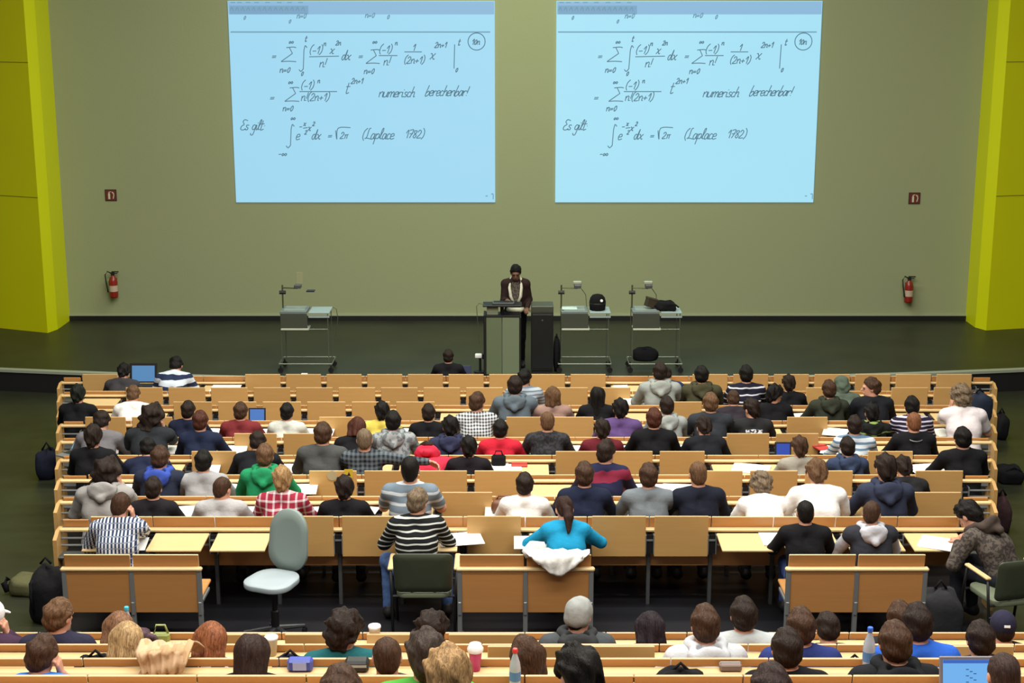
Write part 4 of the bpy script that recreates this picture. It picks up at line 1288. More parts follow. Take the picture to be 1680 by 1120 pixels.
def setmat(o, m):
    if not o.data.materials: o.data.materials.append(None)
    o.material_slots[0].link = 'OBJECT'; o.material_slots[0].material = m
def make_person(label, loc, rz, k, key, top, topmat, hairstyle, hairmat_, hood=None, trousers=None, skin=None, shoes=False, topname='top', widen=1.0, group=None, eyes=False, topsleeve='long'):
    P = pose(key)
    r = thing('person', label, 'person', loc, rz, group)
    r.scale = (k * widen, k, k)
    b = link('body', P['body'], r); setmat(b, skin or SKIN)
    t = link(topname, pose_top(key, topsleeve), r); setmat(t, topmat)
    if topsleeve == 'vest':
        u = link('sweater', pose_top(key, 'long'), r); setmat(u, hood)
    if hood is not None:
        h = link('hood', pose_hood(key), t); setmat(h, hood)
    tr = link('trousers', pose_trousers(key), r); setmat(tr, trousers or cloth((38, 42, 56)))
    nm = {'beanie': 'beanie', 'cap': 'cap', 'hoodup': 'hood'}.get(hairstyle, 'hair')
    hm = link(nm, hair_mesh(hairstyle), r); setmat(hm, hairmat_)
    M = Matrix.Identity(4)
    hair2 = link('hair', hair_mesh('crop'), r) if hairstyle in ('beanie', 'cap') else None
    for i in range(3):
        for j in range(3): M[i][j] = P['R'][i][j]
        M[i][3] = P['hc'][i]
    hm.matrix_local = M
    if hair2 is not None: hair2.matrix_local = M; setmat(hair2, hairmat((46, 35, 30)))
    if shoes:
        for s in (-1, 1):
            o = link('shoe', pose_shoe(key, s), r); setmat(o, plain('dark_shoe', (24, 22, 22), .6))
    if eyes:
        for s in (-1, 1):
            o = link('eye', MB().lathe([(.002, -.011), (.008, -.008), (.0115, 0), (.008, .008), (.002, .011)], 10).mesh('eye', plain('eye_dark', (30, 24, 22), .2)), r)
            o.matrix_local = M @ Matrix.Translation((s * .033, .086, .002))
    return r, P

def place(row, px, py, key, rz=0.0, dy=0.0):
    """seat spot whose head comes to the photo position; returns location and size factor"""
    P = pose(key)
    if row[0] == 'R': i = int(row[1]) - 1; Y0 = ROWY[i] - .63; fl = row_floor
    else: i = int(row[1]) - 1; Y0 = NY[i] - .62; fl = lambda y: NFL[i]
    hc = np.array(P['hc'])
    hx = hc[0] * math.cos(rz) - hc[1] * math.sin(rz); hy = hc[0] * math.sin(rz) + hc[1] * math.cos(rz); hz = hc[2]
    best = None
    Yb = Y0 + dy
    def err(Y, k):
        return proj(0, Y + k * hy, fl(Y) + k * hz)[1] - py
    lo, hi = .80, 1.25
    for _ in range(40):
        m = (lo + hi) / 2
        if err(Yb, m) > 0: lo = m
        else: hi = m
    k = min(max((lo + hi) / 2, .9), 1.1)
    # what is left is taken up by sitting a little further forward or back
    lo, hi = Yb - .05, Yb + .2
    Y = Yb
    if abs(err(Yb, k)) > .5:
        for _ in range(40):
            m = (lo + hi) / 2
            if err(m, k) > 0: lo = m
            else: hi = m
        Y = (lo + hi) / 2
    z = fl(Y)
    X = (px - 840) / FPX * depth(Y + k * hy, z + k * hz) - k * hx
    return (X, Y, z), k
# ------------------------------------------------------------------ who sits where
HB, HD, HR, HL, HY_, HG, HA, HGB = (26, 23, 22), (46, 35, 30), (78, 56, 42), (112, 84, 60), (176, 142, 98), (140, 94, 66), (86, 50, 38), (128, 112, 92)
HAIRW = {HB: 'black', HD: 'dark', HR: 'brown', HL: 'light brown', HY_: 'blond', HG: 'ginger', HA: 'auburn', HGB: 'ash blond'}
STYLEW = {'short': 'short', 'crop': 'cropped', 'mess': 'tousled', 'curly': 'curly', 'bob': 'chin-length', 'long': 'long', 'bushy': 'bushy', 'pony': 'ponytailed'}
NAVY, BLK, GREY, LGREY, WHT = (26, 32, 54), (20, 20, 24), (92, 94, 96), (176, 178, 178), (228, 228, 226)
T = []
def P_(row, px, py, pose_, what, col, style, hcol, **kw):
    T.append((row, px, py, pose_, what, col, style, hcol, kw))
# row 1
P_('R1', 203, 611, 'write', 'dark grey jacket', (58, 56, 60), 'mess', HB)
P_('R1', 289, 600, 'hunch', 'blue-and-white striped sweater', ('s', (205, 215, 228), (38, 48, 78), .13, .45), 'short', HB)
P_('R1', 1092, 616, 'hunch', 'blue jacket', (34, 52, 88), 'short', HD)
# row 2
P_('R2', 861, 621, 'halfright', 'pale blue striped shirt', ('s', (170, 180, 190), (110, 124, 140), .05, .4), 'short', HB)
P_('R2', 1083, 611, 'sit', 'pale grey hoodie', (150, 156, 152), 'short', HD, hood=1)
P_('R2', 1151, 616, 'sit', 'olive hoodie', (66, 64, 46), 'short', HB, hood=1)
P_('R2', 1224, 615, 'sit', 'navy-and-white striped sweater', ('s', (28, 28, 44), (205, 205, 214), .085, .2), 'short', HB)
P_('R2', 1294, 631, 'sit', 'black top', BLK, 'mess', HD)
P_('R2', 1381, 640, 'write', 'grey green hooded jacket', (84, 96, 84), 'hoodup', (84, 96, 84))
# row 3
P_('R3', 128, 648, 'sit', 'black jacket', BLK, 'mess', (30, 34, 28))
P_('R3', 219, 648, 'write', 'white shirt', WHT, 'short', HL)
P_('R3', 845, 634, 'sit', 'blue grey hoodie', (92, 104, 114), 'short', HD, hood=1)
P_('R3', 907, 650, 'sit', 'beige pink top', (150, 122, 112), 'bob', HL)
P_('R3', 980, 650, 'sit', 'black top', BLK, 'long', HB)
P_('R3', 1203, 658, 'write', 'dark top with white collar', (46, 40, 48), 'short', HR)
P_('R3', 1271, 648, 'right', 'black t-shirt', BLK, 'mess', HB)
P_('R3', 1360, 640, 'sit', 'dark green hoodie', (48, 52, 42), 'short', HR, hood=1)
P_('R3', 1429, 636, 'left', 'black shirt', (26, 28, 34), 'short', HR, eyes=1)
# row 4
P_('R4', 309, 674, 'sit', 'navy t-shirt', NAVY, 'short', HD)
P_('R4', 395, 676, 'sit', 'dark red t-shirt', (118, 44, 48), 'short', HR)
P_('R4', 471, 677, 'sit', 'light grey t-shirt', (200, 204, 196), 'short', HB)
P_('R4', 627, 676, 'sit', 'yellow top', (214, 196, 90), 'mess', HB)
P_('R4', 703, 679, 'sit', 'black t-shirt', BLK, 'short', HD)
P_('R4', 783, 661, 'halfright', 'black-and-white checked shirt', ('p', (215, 218, 220), (44, 52, 60), .035, .5), 'short', HR)
P_('R4', 1018, 672, 'sit', 'purple top', (92, 70, 120), 'mess', HB)
P_('R4', 1094, 667, 'sit', 'light grey hoodie', (150, 156, 154), 'short', HD, hood=1)
P_('R4', 1166, 662, 'sit', 'slate grey t-shirt', (46, 50, 56), 'short', HL, sl='short')
P_('R4', 1233, 672, 'halfleft', 'black t-shirt with white print', BLK, 'mess', HD, sl='short', prnt=1)
P_('R4', 1496, 667, 'sit', 'navy-and-white striped t-shirt', ('s', (36, 30, 54), (196, 192, 206), .05, .35), 'short', HB)
P_('R4', 1577, 652, 'handL', 'white printed t-shirt', (222, 214, 216), 'curly', HGB, sl='short')
# row 5
P_('R5', 167, 692, 'write', 'grey sweater', (110, 108, 112), 'short', HD)
P_('R5', 250, 684, 'handR', 'charcoal shirt', (40, 44, 48), 'bushy', HD)
P_('R5', 329, 692, 'sit', 'dark blue t-shirt', (30, 38, 62), 'short', HA)
P_('R5', 586, 702, 'write', 'black top', BLK, 'bob', HA)
P_('R5', 645, 692, 'sit', 'mottled grey hoodie', ('c', (150, 156, 158), (104, 112, 116), 16), 'short', HB, hood=1)
P_('R5', 739, 701, 'sit', 'navy hoodie', (46, 50, 76), 'mess', HB, hood=1)
P_('R5', 821, 707, 'sit', 'bright red t-shirt', (196, 36, 56), 'short', HB)
P_('R5', 898, 693, 'sit', 'black patterned top', ('c', (22, 22, 26), (44, 44, 50), 30), 'crop', HL)
P_('R5', 988, 710, 'sit', 'dark red top', (96, 30, 40), 'mess', HD)
P_('R5', 1073, 688, 'sit', 'black t-shirt', BLK, 'short', HA)
P_('R5', 1155, 702, 'write', 'black t-shirt', (24, 26, 32), 'mess', HD)
P_('R5', 1402, 699, 'sit', 'blue striped t-shirt', ('s', (196, 206, 214), (96, 124, 150), .07, .4), 'short', HD)
P_('R4', 1430, 690, 'sit', 'black hoodie with green lining', ('s', (24, 26, 26), (128, 150, 80), .16, .12), 'mess', HB, hood=1)
P_('R5', 1499, 694, 'sit', 'black t-shirt with necklace', BLK, 'crop', HG, neck=1)
# row 6
P_('R6', 153, 718, 'sit', 'black jacket', BLK, 'mess', HD)
P_('R6', 243, 736, 'write', 'navy jacket', (32, 38, 62), 'short', HB)
P_('R6', 423, 726, 'write', 'black jacket', (24, 26, 32), 'short', HD)
P_('R6', 530, 713, 'sit', 'dark grey sweater', (74, 76, 76), 'short', HR)
P_('R6', 598, 722, 'armR', 'dark checked shirt, arm along the seat back', ('p', (96, 106, 112), (36, 40, 48), .05, .5), 'crop', HGB)
P_('R6', 702, 744, 'slump', 'bright pink red hoodie, head bowed', (206, 50, 74), 'short', HD, hood=1)
P_('R6', 769, 738, 'sit', 'black t-shirt', (28, 24, 30), 'mess', HB)
P_('R6', 1312, 739, 'sit', 'beige grey t-shirt', (150, 146, 134), 'mess', HR)
P_('R6', 1390, 734, 'sit', 'blue grey hoodie', (50, 62, 88), 'short', HD, hood=1)
P_('R6', 1579, 720, 'sit', 'black t-shirt', BLK, 'short', HB)
# row 7
P_('R7', 263, 752, 'sit', 'navy jacket with blue hood', (38, 44, 62), 'short', HR, hood=(58, 82, 170))
P_('R7', 334, 758, 'sit', 'grey t-shirt', (158, 158, 160), 'short', HB)
P_('R7', 435, 749, 'sit', 'green hoodie', (34, 138, 90), 'short', HL, hood=1)
P_('R7', 995, 743, 'halfright', 'navy and burgundy rugby shirt', ('s', (34, 36, 66), (124, 38, 60), .24, .42), 'short', HD)
P_('R7', 1482, 772, 'write', 'dark top', (34, 34, 36), 'mess', HD)
# row 8
P_('R8', 176, 776, 'handR', 'light grey hoodie', (150, 148, 146), 'bushy', HD, hood=1, dy=.04)
P_('R8', 252, 808, 'sit', 'black top', (28, 26, 32), 'short', HD)
P_('R8', 365, 812, 'halfright', 'light grey t-shirt', (172, 172, 174), 'crop', HR, sl='short')
P_('R8', 463, 788, 'sit', 'red white plaid shirt', ('p', (150, 40, 62), (222, 214, 218), .075, .28), 'mess', HY_)
P_('R8', 565, 806, 'sit', 'black jacket', BLK, 'mess', (40, 30, 28))
P_('R8', 673, 771, 'up', 'grey blue striped polo shirt', ('s', (112, 128, 142), (190, 198, 204), .09, .3), 'crop', HB, sl='short')
P_('R8', 861, 796, 'sit', 'white t-shirt', WHT, 'short', HD)
P_('R8', 959, 780, 'sit', 'navy sweater', NAVY, 'short', HR)
P_('R8', 1064, 782, 'sit', 'slate grey t-shirt', (108, 116, 122), 'short', HR)
P_('R8', 1145, 779, 'sit', 'black navy sweater', (24, 28, 42), 'crop', HL)
P_('R8', 1249, 798, 'hunch', 'white t-shirt', (230, 228, 226), 'curly', HGB)
P_('R8', 1340, 778, 'write', 'white t-shirt', (232, 232, 230), 'mess', HL, sl='short')
P_('R8', 1453, 770, 'sit', 'navy hoodie', (46, 52, 72), 'mess', HD, hood=1)
# row 9
P_('R9', 198, 830, 'handR', 'blue-and-white checked shirt', ('v', (206, 212, 220), (44, 58, 88), .034, .52), 'crop', HR, shoes=1)
P_('R9', 686, 824, 'chairsit', 'black-and-white striped sweater', ('s', (24, 26, 28), (196, 200, 196), .052, .27), 'short', HGB, shoes=1, tr=(74, 100, 148))
P_('R9', 926, 836, 'wide', 'turquoise top', (28, 140, 184), 'pony', (58, 40, 34))
P_('R9', 1321, 842, 'sit', 'black t-shirt', BLK, 'crop', HB, shoes=1, tr=(52, 70, 120))
P_('R9', 1430, 843, 'halfright', 'dark vest over light grey hoodie', (46, 48, 56), 'crop', HR, hood=(178, 180, 188), sl='vest')
P_('R9', 1590, 846, 'hunch', 'dark patterned hooded jacket, writing on paper', ('c', (52, 44, 42), (86, 78, 70), 34), 'mess', HB, hood=(70, 60, 54), rz=.7, dy=-.16, shoes=1)
# rear block
P_('N1', -16, 1014, 'handR', 'dark top and white cap', (60, 40, 60), 'cap', (235, 235, 235))
P_('N1', 97, 1012, 'halfright', 'navy top', (40, 40, 60), 'short', HL)
P_('N1', 195, 1038, 'write', 'brown top', (96, 70, 60), 'bob', (138, 102, 76))
P_('N1', 708, 1040, 'halfright', 'charcoal top', (56, 50, 48), 'curly', HD)
P_('N1', 950, 1010, 'halfright', 'dark grey scarf and jacket', (70, 76, 80), 'beanie', (150, 154, 152), hood=(52, 54, 56))
P_('N1', 1067, 1050, 'write', 'black top', BLK, 'bob', (40, 30, 38))
P_('N1', 1220, 1010, 'sit', 'pale grey sweater', (176, 182, 184), 'short', HD)
P_('N2', 1314, 1030, 'sit', 'blue jacket', (40, 52, 110), 'short', HR)
P_('N1', 1358, 1042, 'write', 'charcoal top', (40, 40, 44), 'short', HD)
P_('N1', 1476, 1016, 'sit', 'black top', (34, 34, 38), 'short', HR)
P_('N1', 1645, 1030, 'sit', 'dark jacket and navy cap', (36, 36, 46), 'cap', (38, 38, 58))
P_('N2', 208, 1096, 'write', 'pale brown top', (140, 120, 100), 'bob', (186, 156, 112))
P_('N2', 346, 1060, 'write', 'black-and-white flowered dress', ('c', (24, 22, 30), (176, 170, 180), 22), 'bob', (148, 92, 60))
P_('N2', 565, 1036, 'halfright', 'teal top', (30, 92, 98), 'curly', HD)
P_('N2', 1157, 1026, 'sit', 'light grey hoodie', (190, 194, 200), 'short', HR, hood=1)
P_('N2', 1505, 1024, 'sit', 'bright blue t-shirt', (44, 96, 200), 'short', HD)
P_('N2', 1608, 1050, 'sit', 'dark t-shirt', (40, 36, 40), 'short', HD)
P_('N3', 69, 1076, 'handR', 'bright blue t-shirt', (54, 122, 214), 'short', HR, sl='short')
P_('N3', 413, 1104, 'write', 'black top', BLK, 'long', (54, 38, 34))
P_('N3', 635, 1080, 'sit', 'grey top', (80, 76, 76), 'crop', HR)
P_('N4', 700, 1078, 'sit', 'green t-shirt', (76, 160, 62), 'mess', (70, 60, 54))
P_('N3', 862, 1084, 'halfleft', 'pale lilac shirt', (188, 190, 206), 'bob', HR)
P_('N3', 1291, 1066, 'sit', 'black top', BLK, 'short', HD)
P_('N3', 1468, 1056, 'sit', 'black hoodie', (24, 26, 30), 'short', HR, hood=1)
P_('N5', 560, 1136, 'sit', 'grey top', (90, 84, 80), 'short', HR)
P_('N5', 735, 1112, 'sit', 'grey shirt', (120, 120, 120), 'mess', HY_)
P_('N5', 950, 1110, 'halfleft', 'dark top', (50, 46, 50), 'mess', HB)
P_('N5', 1265, 1134, 'sit', 'dark sweater', (50, 44, 50), 'short', (56, 42, 40))
P_('N4', 1646, 1128, 'sit', 'brown sweater', (70, 56, 50), 'crop', (66, 50, 46))

def topmaterial(c):
    if isinstance(c[0], str):
        if c[0] == 's': return stripes(c[1], c[2], c[3], c[4], 'z')
        if c[0] == 'p': return stripes(c[1], c[2], c[3], c[4], 'xz', None, None, .2, .05)
        if c[0] == 'v': return stripes(c[1], c[2], c[3], c[4], 'x', (126, 136, 156), .05, .18, .05)
        if c[0] == 'c': return camo(c[1], c[2], c[3])
    return cloth(c)
def topname(w):
    for k in ('hoodie', 'jacket', 'sweater', 'shirt', 'dress', 'vest'):
        if k in w: return 't_shirt' if 't-shirt' in w else k
    return 'top'
NTH = ['first', 'second', 'third', 'fourth', 'fifth', 'sixth', 'seventh', 'eighth', 'ninth', 'tenth', 'eleventh', 'twelfth', 'thirteenth', 'fourteenth', 'fifteenth', 'sixteenth']
rnd = random.Random(4)
TRS = [(38, 42, 56), (30, 32, 40), (58, 70, 100), (44, 44, 48)]
spots = {}
PEOPLE = []
for rowkey in ['R%d' % i for i in range(1, 10)] + ['N%d' % i for i in range(1, 6)]:
    rp = sorted([t for t in T if t[0] == rowkey], key=lambda t: t[1])
    for j, (row, px, py, key, what, col, style, hcol, kw) in enumerate(rp):
        rz = kw.get('rz', rnd.uniform(-.07, .07))
        loc, k = place(row, px, py, key, rz, kw.get('dy', 0))
        tm = topmaterial(col)
        hood = kw.get('hood')
        if hood == 1: hood = tm
        elif hood is not None: hood = cloth(hood)
        hm = cloth(hcol) if style in ('beanie', 'cap', 'hoodup') else hairmat(hcol)
        rowname = ('row %s' % ORD[int(row[1]) - 1]) if row[0] == 'R' else ('rear row %s' % NNAME[int(row[1]) - 1])
        rowname = ('%s row' % ORD[int(row[1]) - 1]) if row[0] == 'R' else ('%s rear row' % NNAME[int(row[1]) - 1])
        hw = '' if style in ('beanie', 'cap', 'hoodup') else ', %s %s hair' % (STYLEW[style], HAIRW.get(hcol, 'reddish' if hcol[0] > 140 else 'brown' if hcol[0] > 50 else 'black'))
        if style == 'beanie': hw = ', grey beanie'
        if len(what.split()) > 5: hw = ''
        lab = 'person in %s%s, %s from left in %s' % (what, hw, NTH[j], rowname)
        r, PP = make_person(lab, loc, rz, k, key, what, tm, style, hm, hood, cloth(kw.get('tr', rnd.choice(TRS))), None, True, topname(what), rnd.uniform(.97, 1.06), 'students seated in the hall', bool(kw.get('eyes')), kw.get('sl', 'long'))
        spots[(row, px)] = (r, PP, loc, k)
        if kw.get('prnt'):
            setmat([c for c in r.children if c.name.startswith('t_shirt')][0], printed(BLK, (190, 194, 200), .84, .93, .11))
        PEOPLE.append((row, px, py, r))
        if style == 'cap' and row == 'N1' and px > 1000:
            hp = [c for c in r.children if c.name.startswith('cap')][0]
            link('cap_badge', MB().cbox(-.022, .022, -.128, -.120, .03, .05, .003).mesh('cap_badge', WHITE), hp)
        if kw.get('neck'):
            n = PP['neck']
            pts = [(.085 * math.cos(a), n[1] - .02 + .07 * math.sin(a), n[2] + .0 + .03 * math.sin(a)) for a in [math.pi + .15 + q * .35 for q in range(9)]]
            link('necklace', MB().tube([(p[0] * 1.05, p[1] - .035, p[2] - .01) for p in pts], .006, 6).mesh('necklace', STEEL), r)

# person on the floor level before the first row, seen over the row
P = pose('sit')
fy = 21.15
floor_f = row_floor(fy)
hx = atY(735, 586, fy + .1)
k = (hx.z - floor_f) / P['hc'][2]
k = max(.86, min(1.05, k))
make_person('person in black t-shirt with laptop sitting in front of the first row', ((735 - 840) / FPX * depth(fy, hx.z), fy, hx.z - k * P['hc'][2]), 0, k, 'sit', 'black t-shirt', cloth(BLK), 'short', hairmat(HD), None, cloth((40, 44, 58)), None, False, 't_shirt', 1.0, None, False, 'short')
FRONTZ = hx.z - k * P['hc'][2]

# lecturer behind the lectern, facing the hall
P = pose('stand')
ly = 23.05
hx = atY(846, 447, ly - .1)
k = hx.z / P['hc'][2]
k = max(.92, min(1.06, k))
lect, _ = make_person('lecturer with black hair in dark jacket and white scarf behind the lectern', (hx.x, ly, 0), math.pi, k, 'stand', 'dark jacket', cloth((44, 30, 28)), 'short', hairmat(HB), None, cloth((20, 20, 22)), SKIN2, True, 'jacket', .96, None, True)
n = P['neck']
mb = MB()
for s in (-1, 1):
    mb.tube([(s * .05, n[1] - .06, n[2] + .05), (s * .085, n[1] + .03, n[2] + .02), (s * .10, n[1] + .12, n[2] - .10), (s * .085, n[1] + .135, n[2] - .24), (s * .03, n[1] + .13, n[2] - .36)], [.024, .026, .026, .026, .022], 8)
mb.tube([(-.13, n[1] + .05, n[2] - .47), (-.07, n[1] + .125, n[2] - .47), (0, n[1] + .14, n[2] - .475), (.07, n[1] + .125, n[2] - .47), (.13, n[1] + .05, n[2] - .47)], [.035, .045, .05, .045, .035], 8)
link('scarf', mb.mesh('scarf', cloth((205, 204, 184)), True), lect)
link('shirt_front', MB().prism([(-.06, n[2] - .02), (.06, n[2] - .02), (.075, n[2] - .22), (.02, n[2] - .36), (-.02, n[2] - .36), (-.075, n[2] - .22)], n[1] + .085, n[1] + .118, 'y').mesh('shirt_front', camo((96, 90, 78), (60, 54, 48), 40)), lect)

# ------------------------------------------------------------------ laptops, papers and other things on the desks
def flapz(row):
    return (ROWZ[int(row[1]) - 1] - (.145 if row == 'R9' else .14 if row == 'R1' else .13)) if row[0] == 'R' else (NZ[int(row[1]) - 1] - .13)
def laptop(row, px0, px1, pyb, label, h=.24, rz=0.0, col=SCREENB, case=BLACK, tilt=12, z=None, bez=.018):
    zz = flapz(row) if z is None else z
    a, b = onz(px0, pyb, zz), onz(px1, pyb, zz)
    w = b.x - a.x
    r = thing('laptop', label, 'laptop', ((a.x + b.x) / 2, a.y, zz + .004), rz)
    part('keyboard_base', MB().cbox(-w / 2, w / 2, -.23, 0, 0, .018, .004), case, r)
    part('keys', MB().box(-w / 2 + .02, w / 2 - .02, -.13, -.02, .018, .021), plain('dark_keys', (32, 34, 38), .5), r)
    lid = link('screen_lid', MB().cbox(-w / 2, w / 2, 0, .014, 0, h, .004).mesh('screen_lid', case), r, (0, -.004, .016), (math.radians(-tilt), 0, 0))
    link('display', MB().box(-w / 2 + bez, w / 2 - bez, -.003, .001, bez + .004, h - bez).mesh('display', col), lid)
    return r, lid, w, h
laptop('R1', 213, 258, 632, 'large black laptop with bright blue screen in the first row', .30, 0, emit('laptop_screen_pale', (84, 134, 182)), BLACK, 12, None, .035)
laptop('R4', 408, 436, 696, 'laptop with blue screen beside person in dark red t-shirt', .19, 0, emit('laptop_screen_mid', (74, 120, 190)))
laptop('R6', 1271, 1298, 758, 'laptop with dark blue screen beside person in beige grey t-shirt', .21, 0, emit('laptop_screen_deep', (40, 72, 170)))
laptop('R5', 112, 136, 742, 'tilted laptop with pale blue screen at left end of fifth row', .16, -.5, emit('laptop_screen_cyan', (120, 180, 215)), STEEL, 40)
_r, lid, w, h = laptop('N4', 1541, 1658, 1160, 'open laptop with light blue screen at the bottom right corner', .25, 0, emit('laptop_screen_sky', (110, 176, 236)), plain('grey_laptop_case', (120, 118, 128), .4), 14)
link('title_bar', MB().box(-w / 2 + .018, w / 2 - .018, -.0045, -.003, h - .035, h - .018).mesh('title_bar', emit('laptop_titlebar', (52, 100, 190))), lid)
mb = MB()
for i in range(9):
    mb.box(-.05 + .02 * (i % 3), -.035 + .02 * (i % 3), -.0045, -.003, h - .07 - .011 * i, h - .065 - .011 * i)
link('screen_text', mb.mesh('screen_text', emit('laptop_text', (50, 90, 140))), lid)
r = thing('laptop', 'navy laptop lid held by the person before the first row', 'laptop', ((757 - 840) / FPX * depth(21.35, .5), 21.42, FRONTZ + .60))
part('keyboard_base', MB().cbox(-.14, .14, -.2, 0, 0, .015, .004), BLACK, r)
link('screen_lid', MB().cbox(-.14, .14, 0, .012, 0, .2, .004).mesh('screen_lid', plain('navy_lid', (28, 38, 74), .4)), r, (0, 0, .015), (math.radians(-15), 0, 0))

PAPERS = [('R1', 370, 632, .0), ('R1', 1020, 634, .1), ('R2', 1040, 650, 0), ('R2', 876, 655, .1), ('R3', 1403, 676, .4), ('R3', 1330, 676, .2), ('R3', 885, 674, 0),
          ('R4', 355, 701, .0), ('R4', 458, 702, .1), ('R4', 520, 702, 0), ('R4', 657, 702, .2), ('R4', 692, 702, 0), ('R4', 1205, 702, .1), ('R4', 1378, 706, -.3), ('R4', 1545, 705, .2),
          ('R5', 199, 727, .0), ('R5', 289, 727, 0), ('R5', 376, 730, .1), ('R5', 790, 722, .1), ('R5', 850, 728, 0), ('R5', 953, 728, 0), ('R5', 1030, 724, .1), ('R5', 1135, 724, -.2), ('R5', 1362, 732, -.3), ('R5', 556, 730, 0),
          ('R6', 220, 766, 0), ('R6', 345, 762, .1), ('R6', 560, 762, 0), ('R6', 748, 756, 0), ('R6', 806, 756, .1), ('R6', 1232, 762, -.3), ('R6', 475, 764, 0), ('R6', 840, 760, 0), ('R6', 1522, 762, .2),
          ('R7', 488, 797, .05), ('R7', 380, 790, -.3), ('R7', 212, 790, 0), ('R7', 1090, 798, 0), ('R7', 1120, 798, -.1), ('R7', 1040, 794, .1),
          ('R8', 290, 828, .2), ('R8', 404, 834, 0), ('R8', 535, 832, .1), ('R8', 600, 832, -.2), ('R8', 1010, 838, 0), ('R8', 1109, 838, .1), ('R8', 830, 834, 0), ('R8', 1300, 836, 0),
          ('R9', 1546, 892, -.45), ('R9', 755, 884, .2), ('R9', 1285, 884, 0), ('R9', 222, 894, .1), ('R9', 880, 890, 0),
          ('N2', 270, 1076, .1), ('N3', 258, 1104, -.3), ('N3', 905, 1093, 0), ('N3', 810, 1106, 0), ('N1', 90, 1052, .1), ('N1', 1010, 1049, 0), ('N1', 590, 1050, 0), ('N2', 130, 1064, .1), ('N1', 150, 1046, 0), ('N2', 1560, 1052, 0)]
PM = MB().cbox(-.105, .105, -.148, .148, 0, .004, .001).mesh('paper_sheet', WHITE)
PM2 = MB().cbox(-.205, .0, -.148, .148, 0, .006, .0015).cbox(.003, .205, -.148, .148, 0, .006, .0015).mesh('paper_sheet', WHITE)
cnt = {}
for row, px, py, rz in sorted(PAPERS, key=lambda t: (t[0], t[1])):
    z = flapz(row)
    q = onz(px, py, z)
    i = int(row[1]) - 1
    yr = (ROWY if row[0] == 'R' else NY)[i]
    y = min(max(q.y, yr - .36), yr - .24)
    zz = z - .0145 * ((yr - .085 - y) / .4) + .008
    cnt[row] = cnt.get(row, 0) + 1
    rowname = ('%s row' % ORD[i]) if row[0] == 'R' else ('%s rear row' % NNAME[i])
    tag(link('paper_sheet', PM2 if (px % 3) else PM, None, ((px - 840) / FPX * depth(y, zz), y, zz), (math.radians(2.2), 0, rz)),
        'white paper sheet on the writing flaps, %s from left in %s' % (NTH[cnt[row] - 1], rowname), 'paper', 'loose paper sheets on the writing flaps')

def small_box(name, label, cat, row, px, py, w, d, h, mat, rz=0, parts_=None):
    z = flapz(row); q = onz(px, py, z)
    i = int(row[1]) - 1
    yr = (ROWY if row[0] == 'R' else NY)[i]
    y = min(max(q.y, yr - .45), yr - .12)
    if row[0] == 'N': y, z = yr - .058, NZ[i] - .05
    r = thing(name, label, cat, ((px - 840) / FPX * depth(y, z), y, z + .002), rz)
    if w > .01: part('case', MB().cbox(-w / 2, w / 2, -d / 2, d / 2, 0, h, min(w, d, h) * .2), mat, r)
    return r
r = small_box('red_folder', 'red folder on the desk beside person in blue striped t-shirt', 'folder', 'R5', 1346, 734, .16, .24, .02, plain('red_card', (188, 60, 54), .6), .3)
part('elastic_band', MB().box(-.081, .081, -.01, .0, .02, .023), BLACK, r)
r = small_box('red_folder', 'red folder on the desk left of the empty flaps in sixth row', 'folder', 'R6', 852, 762, .18, .12, .02, plain('red_card', (188, 60, 54), .6), 0)
part('elastic_band', MB().box(-.09, .09, -.01, .0, .02, .023), BLACK, r)
r = small_box('black_bag_on_desk', 'small black bag on the desk beside red folder in sixth row', 'bag', 'R6', 818, 758, .16, .1, .12, BLACKC, 0)
strap(r, [(-.05, 0, .11), (-.03, 0, .17), (.03, 0, .17), (.05, 0, .11)], None, .008, 'handle')
r = small_box('pencil_case', 'shiny blue pencil case on desk behind curly-haired person', 'pencil case', 'N3', 493, 1088, .15, .07, .075, plain('blue_metal_case', (70, 84, 170), .3), 0)
part('label_patch', MB().box(-.04, .04, -.0365, -.034, .012, .06), plain('lilac_patch', (170, 180, 230), .4), r)
r = small_box('black_case', 'black glasses case with pale stripes on third rear row desk', 'case', 'N3', 586, 1096, .14, .09, .07, BLACK, 0)
part('stripe', MB().box(-.06, .06, -.047, -.044, .035, .05), plain('pale_grey', (170, 172, 168), .4), r)
r = small_box('pencil_case', 'grey pencil case lying on third rear row desk', 'pencil case', 'N3', 1198, 1100, .13, .06, .045, plain('grey_mottled', (130, 112, 104), .6), 0)
part('zip', MB().box(-.06, .06, -.005, .005, .044, .048), STEEL, r)
r = small_box('coffee_cup', 'white lidded pink cup standing on second rear row desk', 'cup', 'N3', 780, 1078, .001, .001, .001, WHITE, 0)
part('cup_body', MB().lathe([(.028, 0), (.038, .11), (.038, .12)], 18), plain('pink_cup', (196, 58, 120), .4), r, smooth=True)
part('lid', MB().lathe([(.045, .118), (.048, .125), (.048, .14), (.04, .15), (.036, .165), (.02, .168)], 18), plain('white_lid', (236, 236, 234), .4), r, smooth=True)
for (row, px, py, lab) in (('N1', 615, 1046, 'white paper cup standing on first rear row desk'), ('N2', 446, 1066, 'white paper cup standing on second rear row desk')):
    r = small_box('paper_cup', lab, 'cup', row, px, py, .001, .001, .001, WHITE)
    part('cup_body', MB().lathe([(.03, 0), (.042, .11), (.042, .112)], 16), plain('beige_cup', (206, 190, 160), .6), r, smooth=True)
    part('lid', MB().lathe([(.044, .11), (.046, .118), (.044, .128), (.03, .13)], 16), WHITE, r, smooth=True)
BOT = plain('clear_plastic', (176, 184, 200), .15, 0, .6)
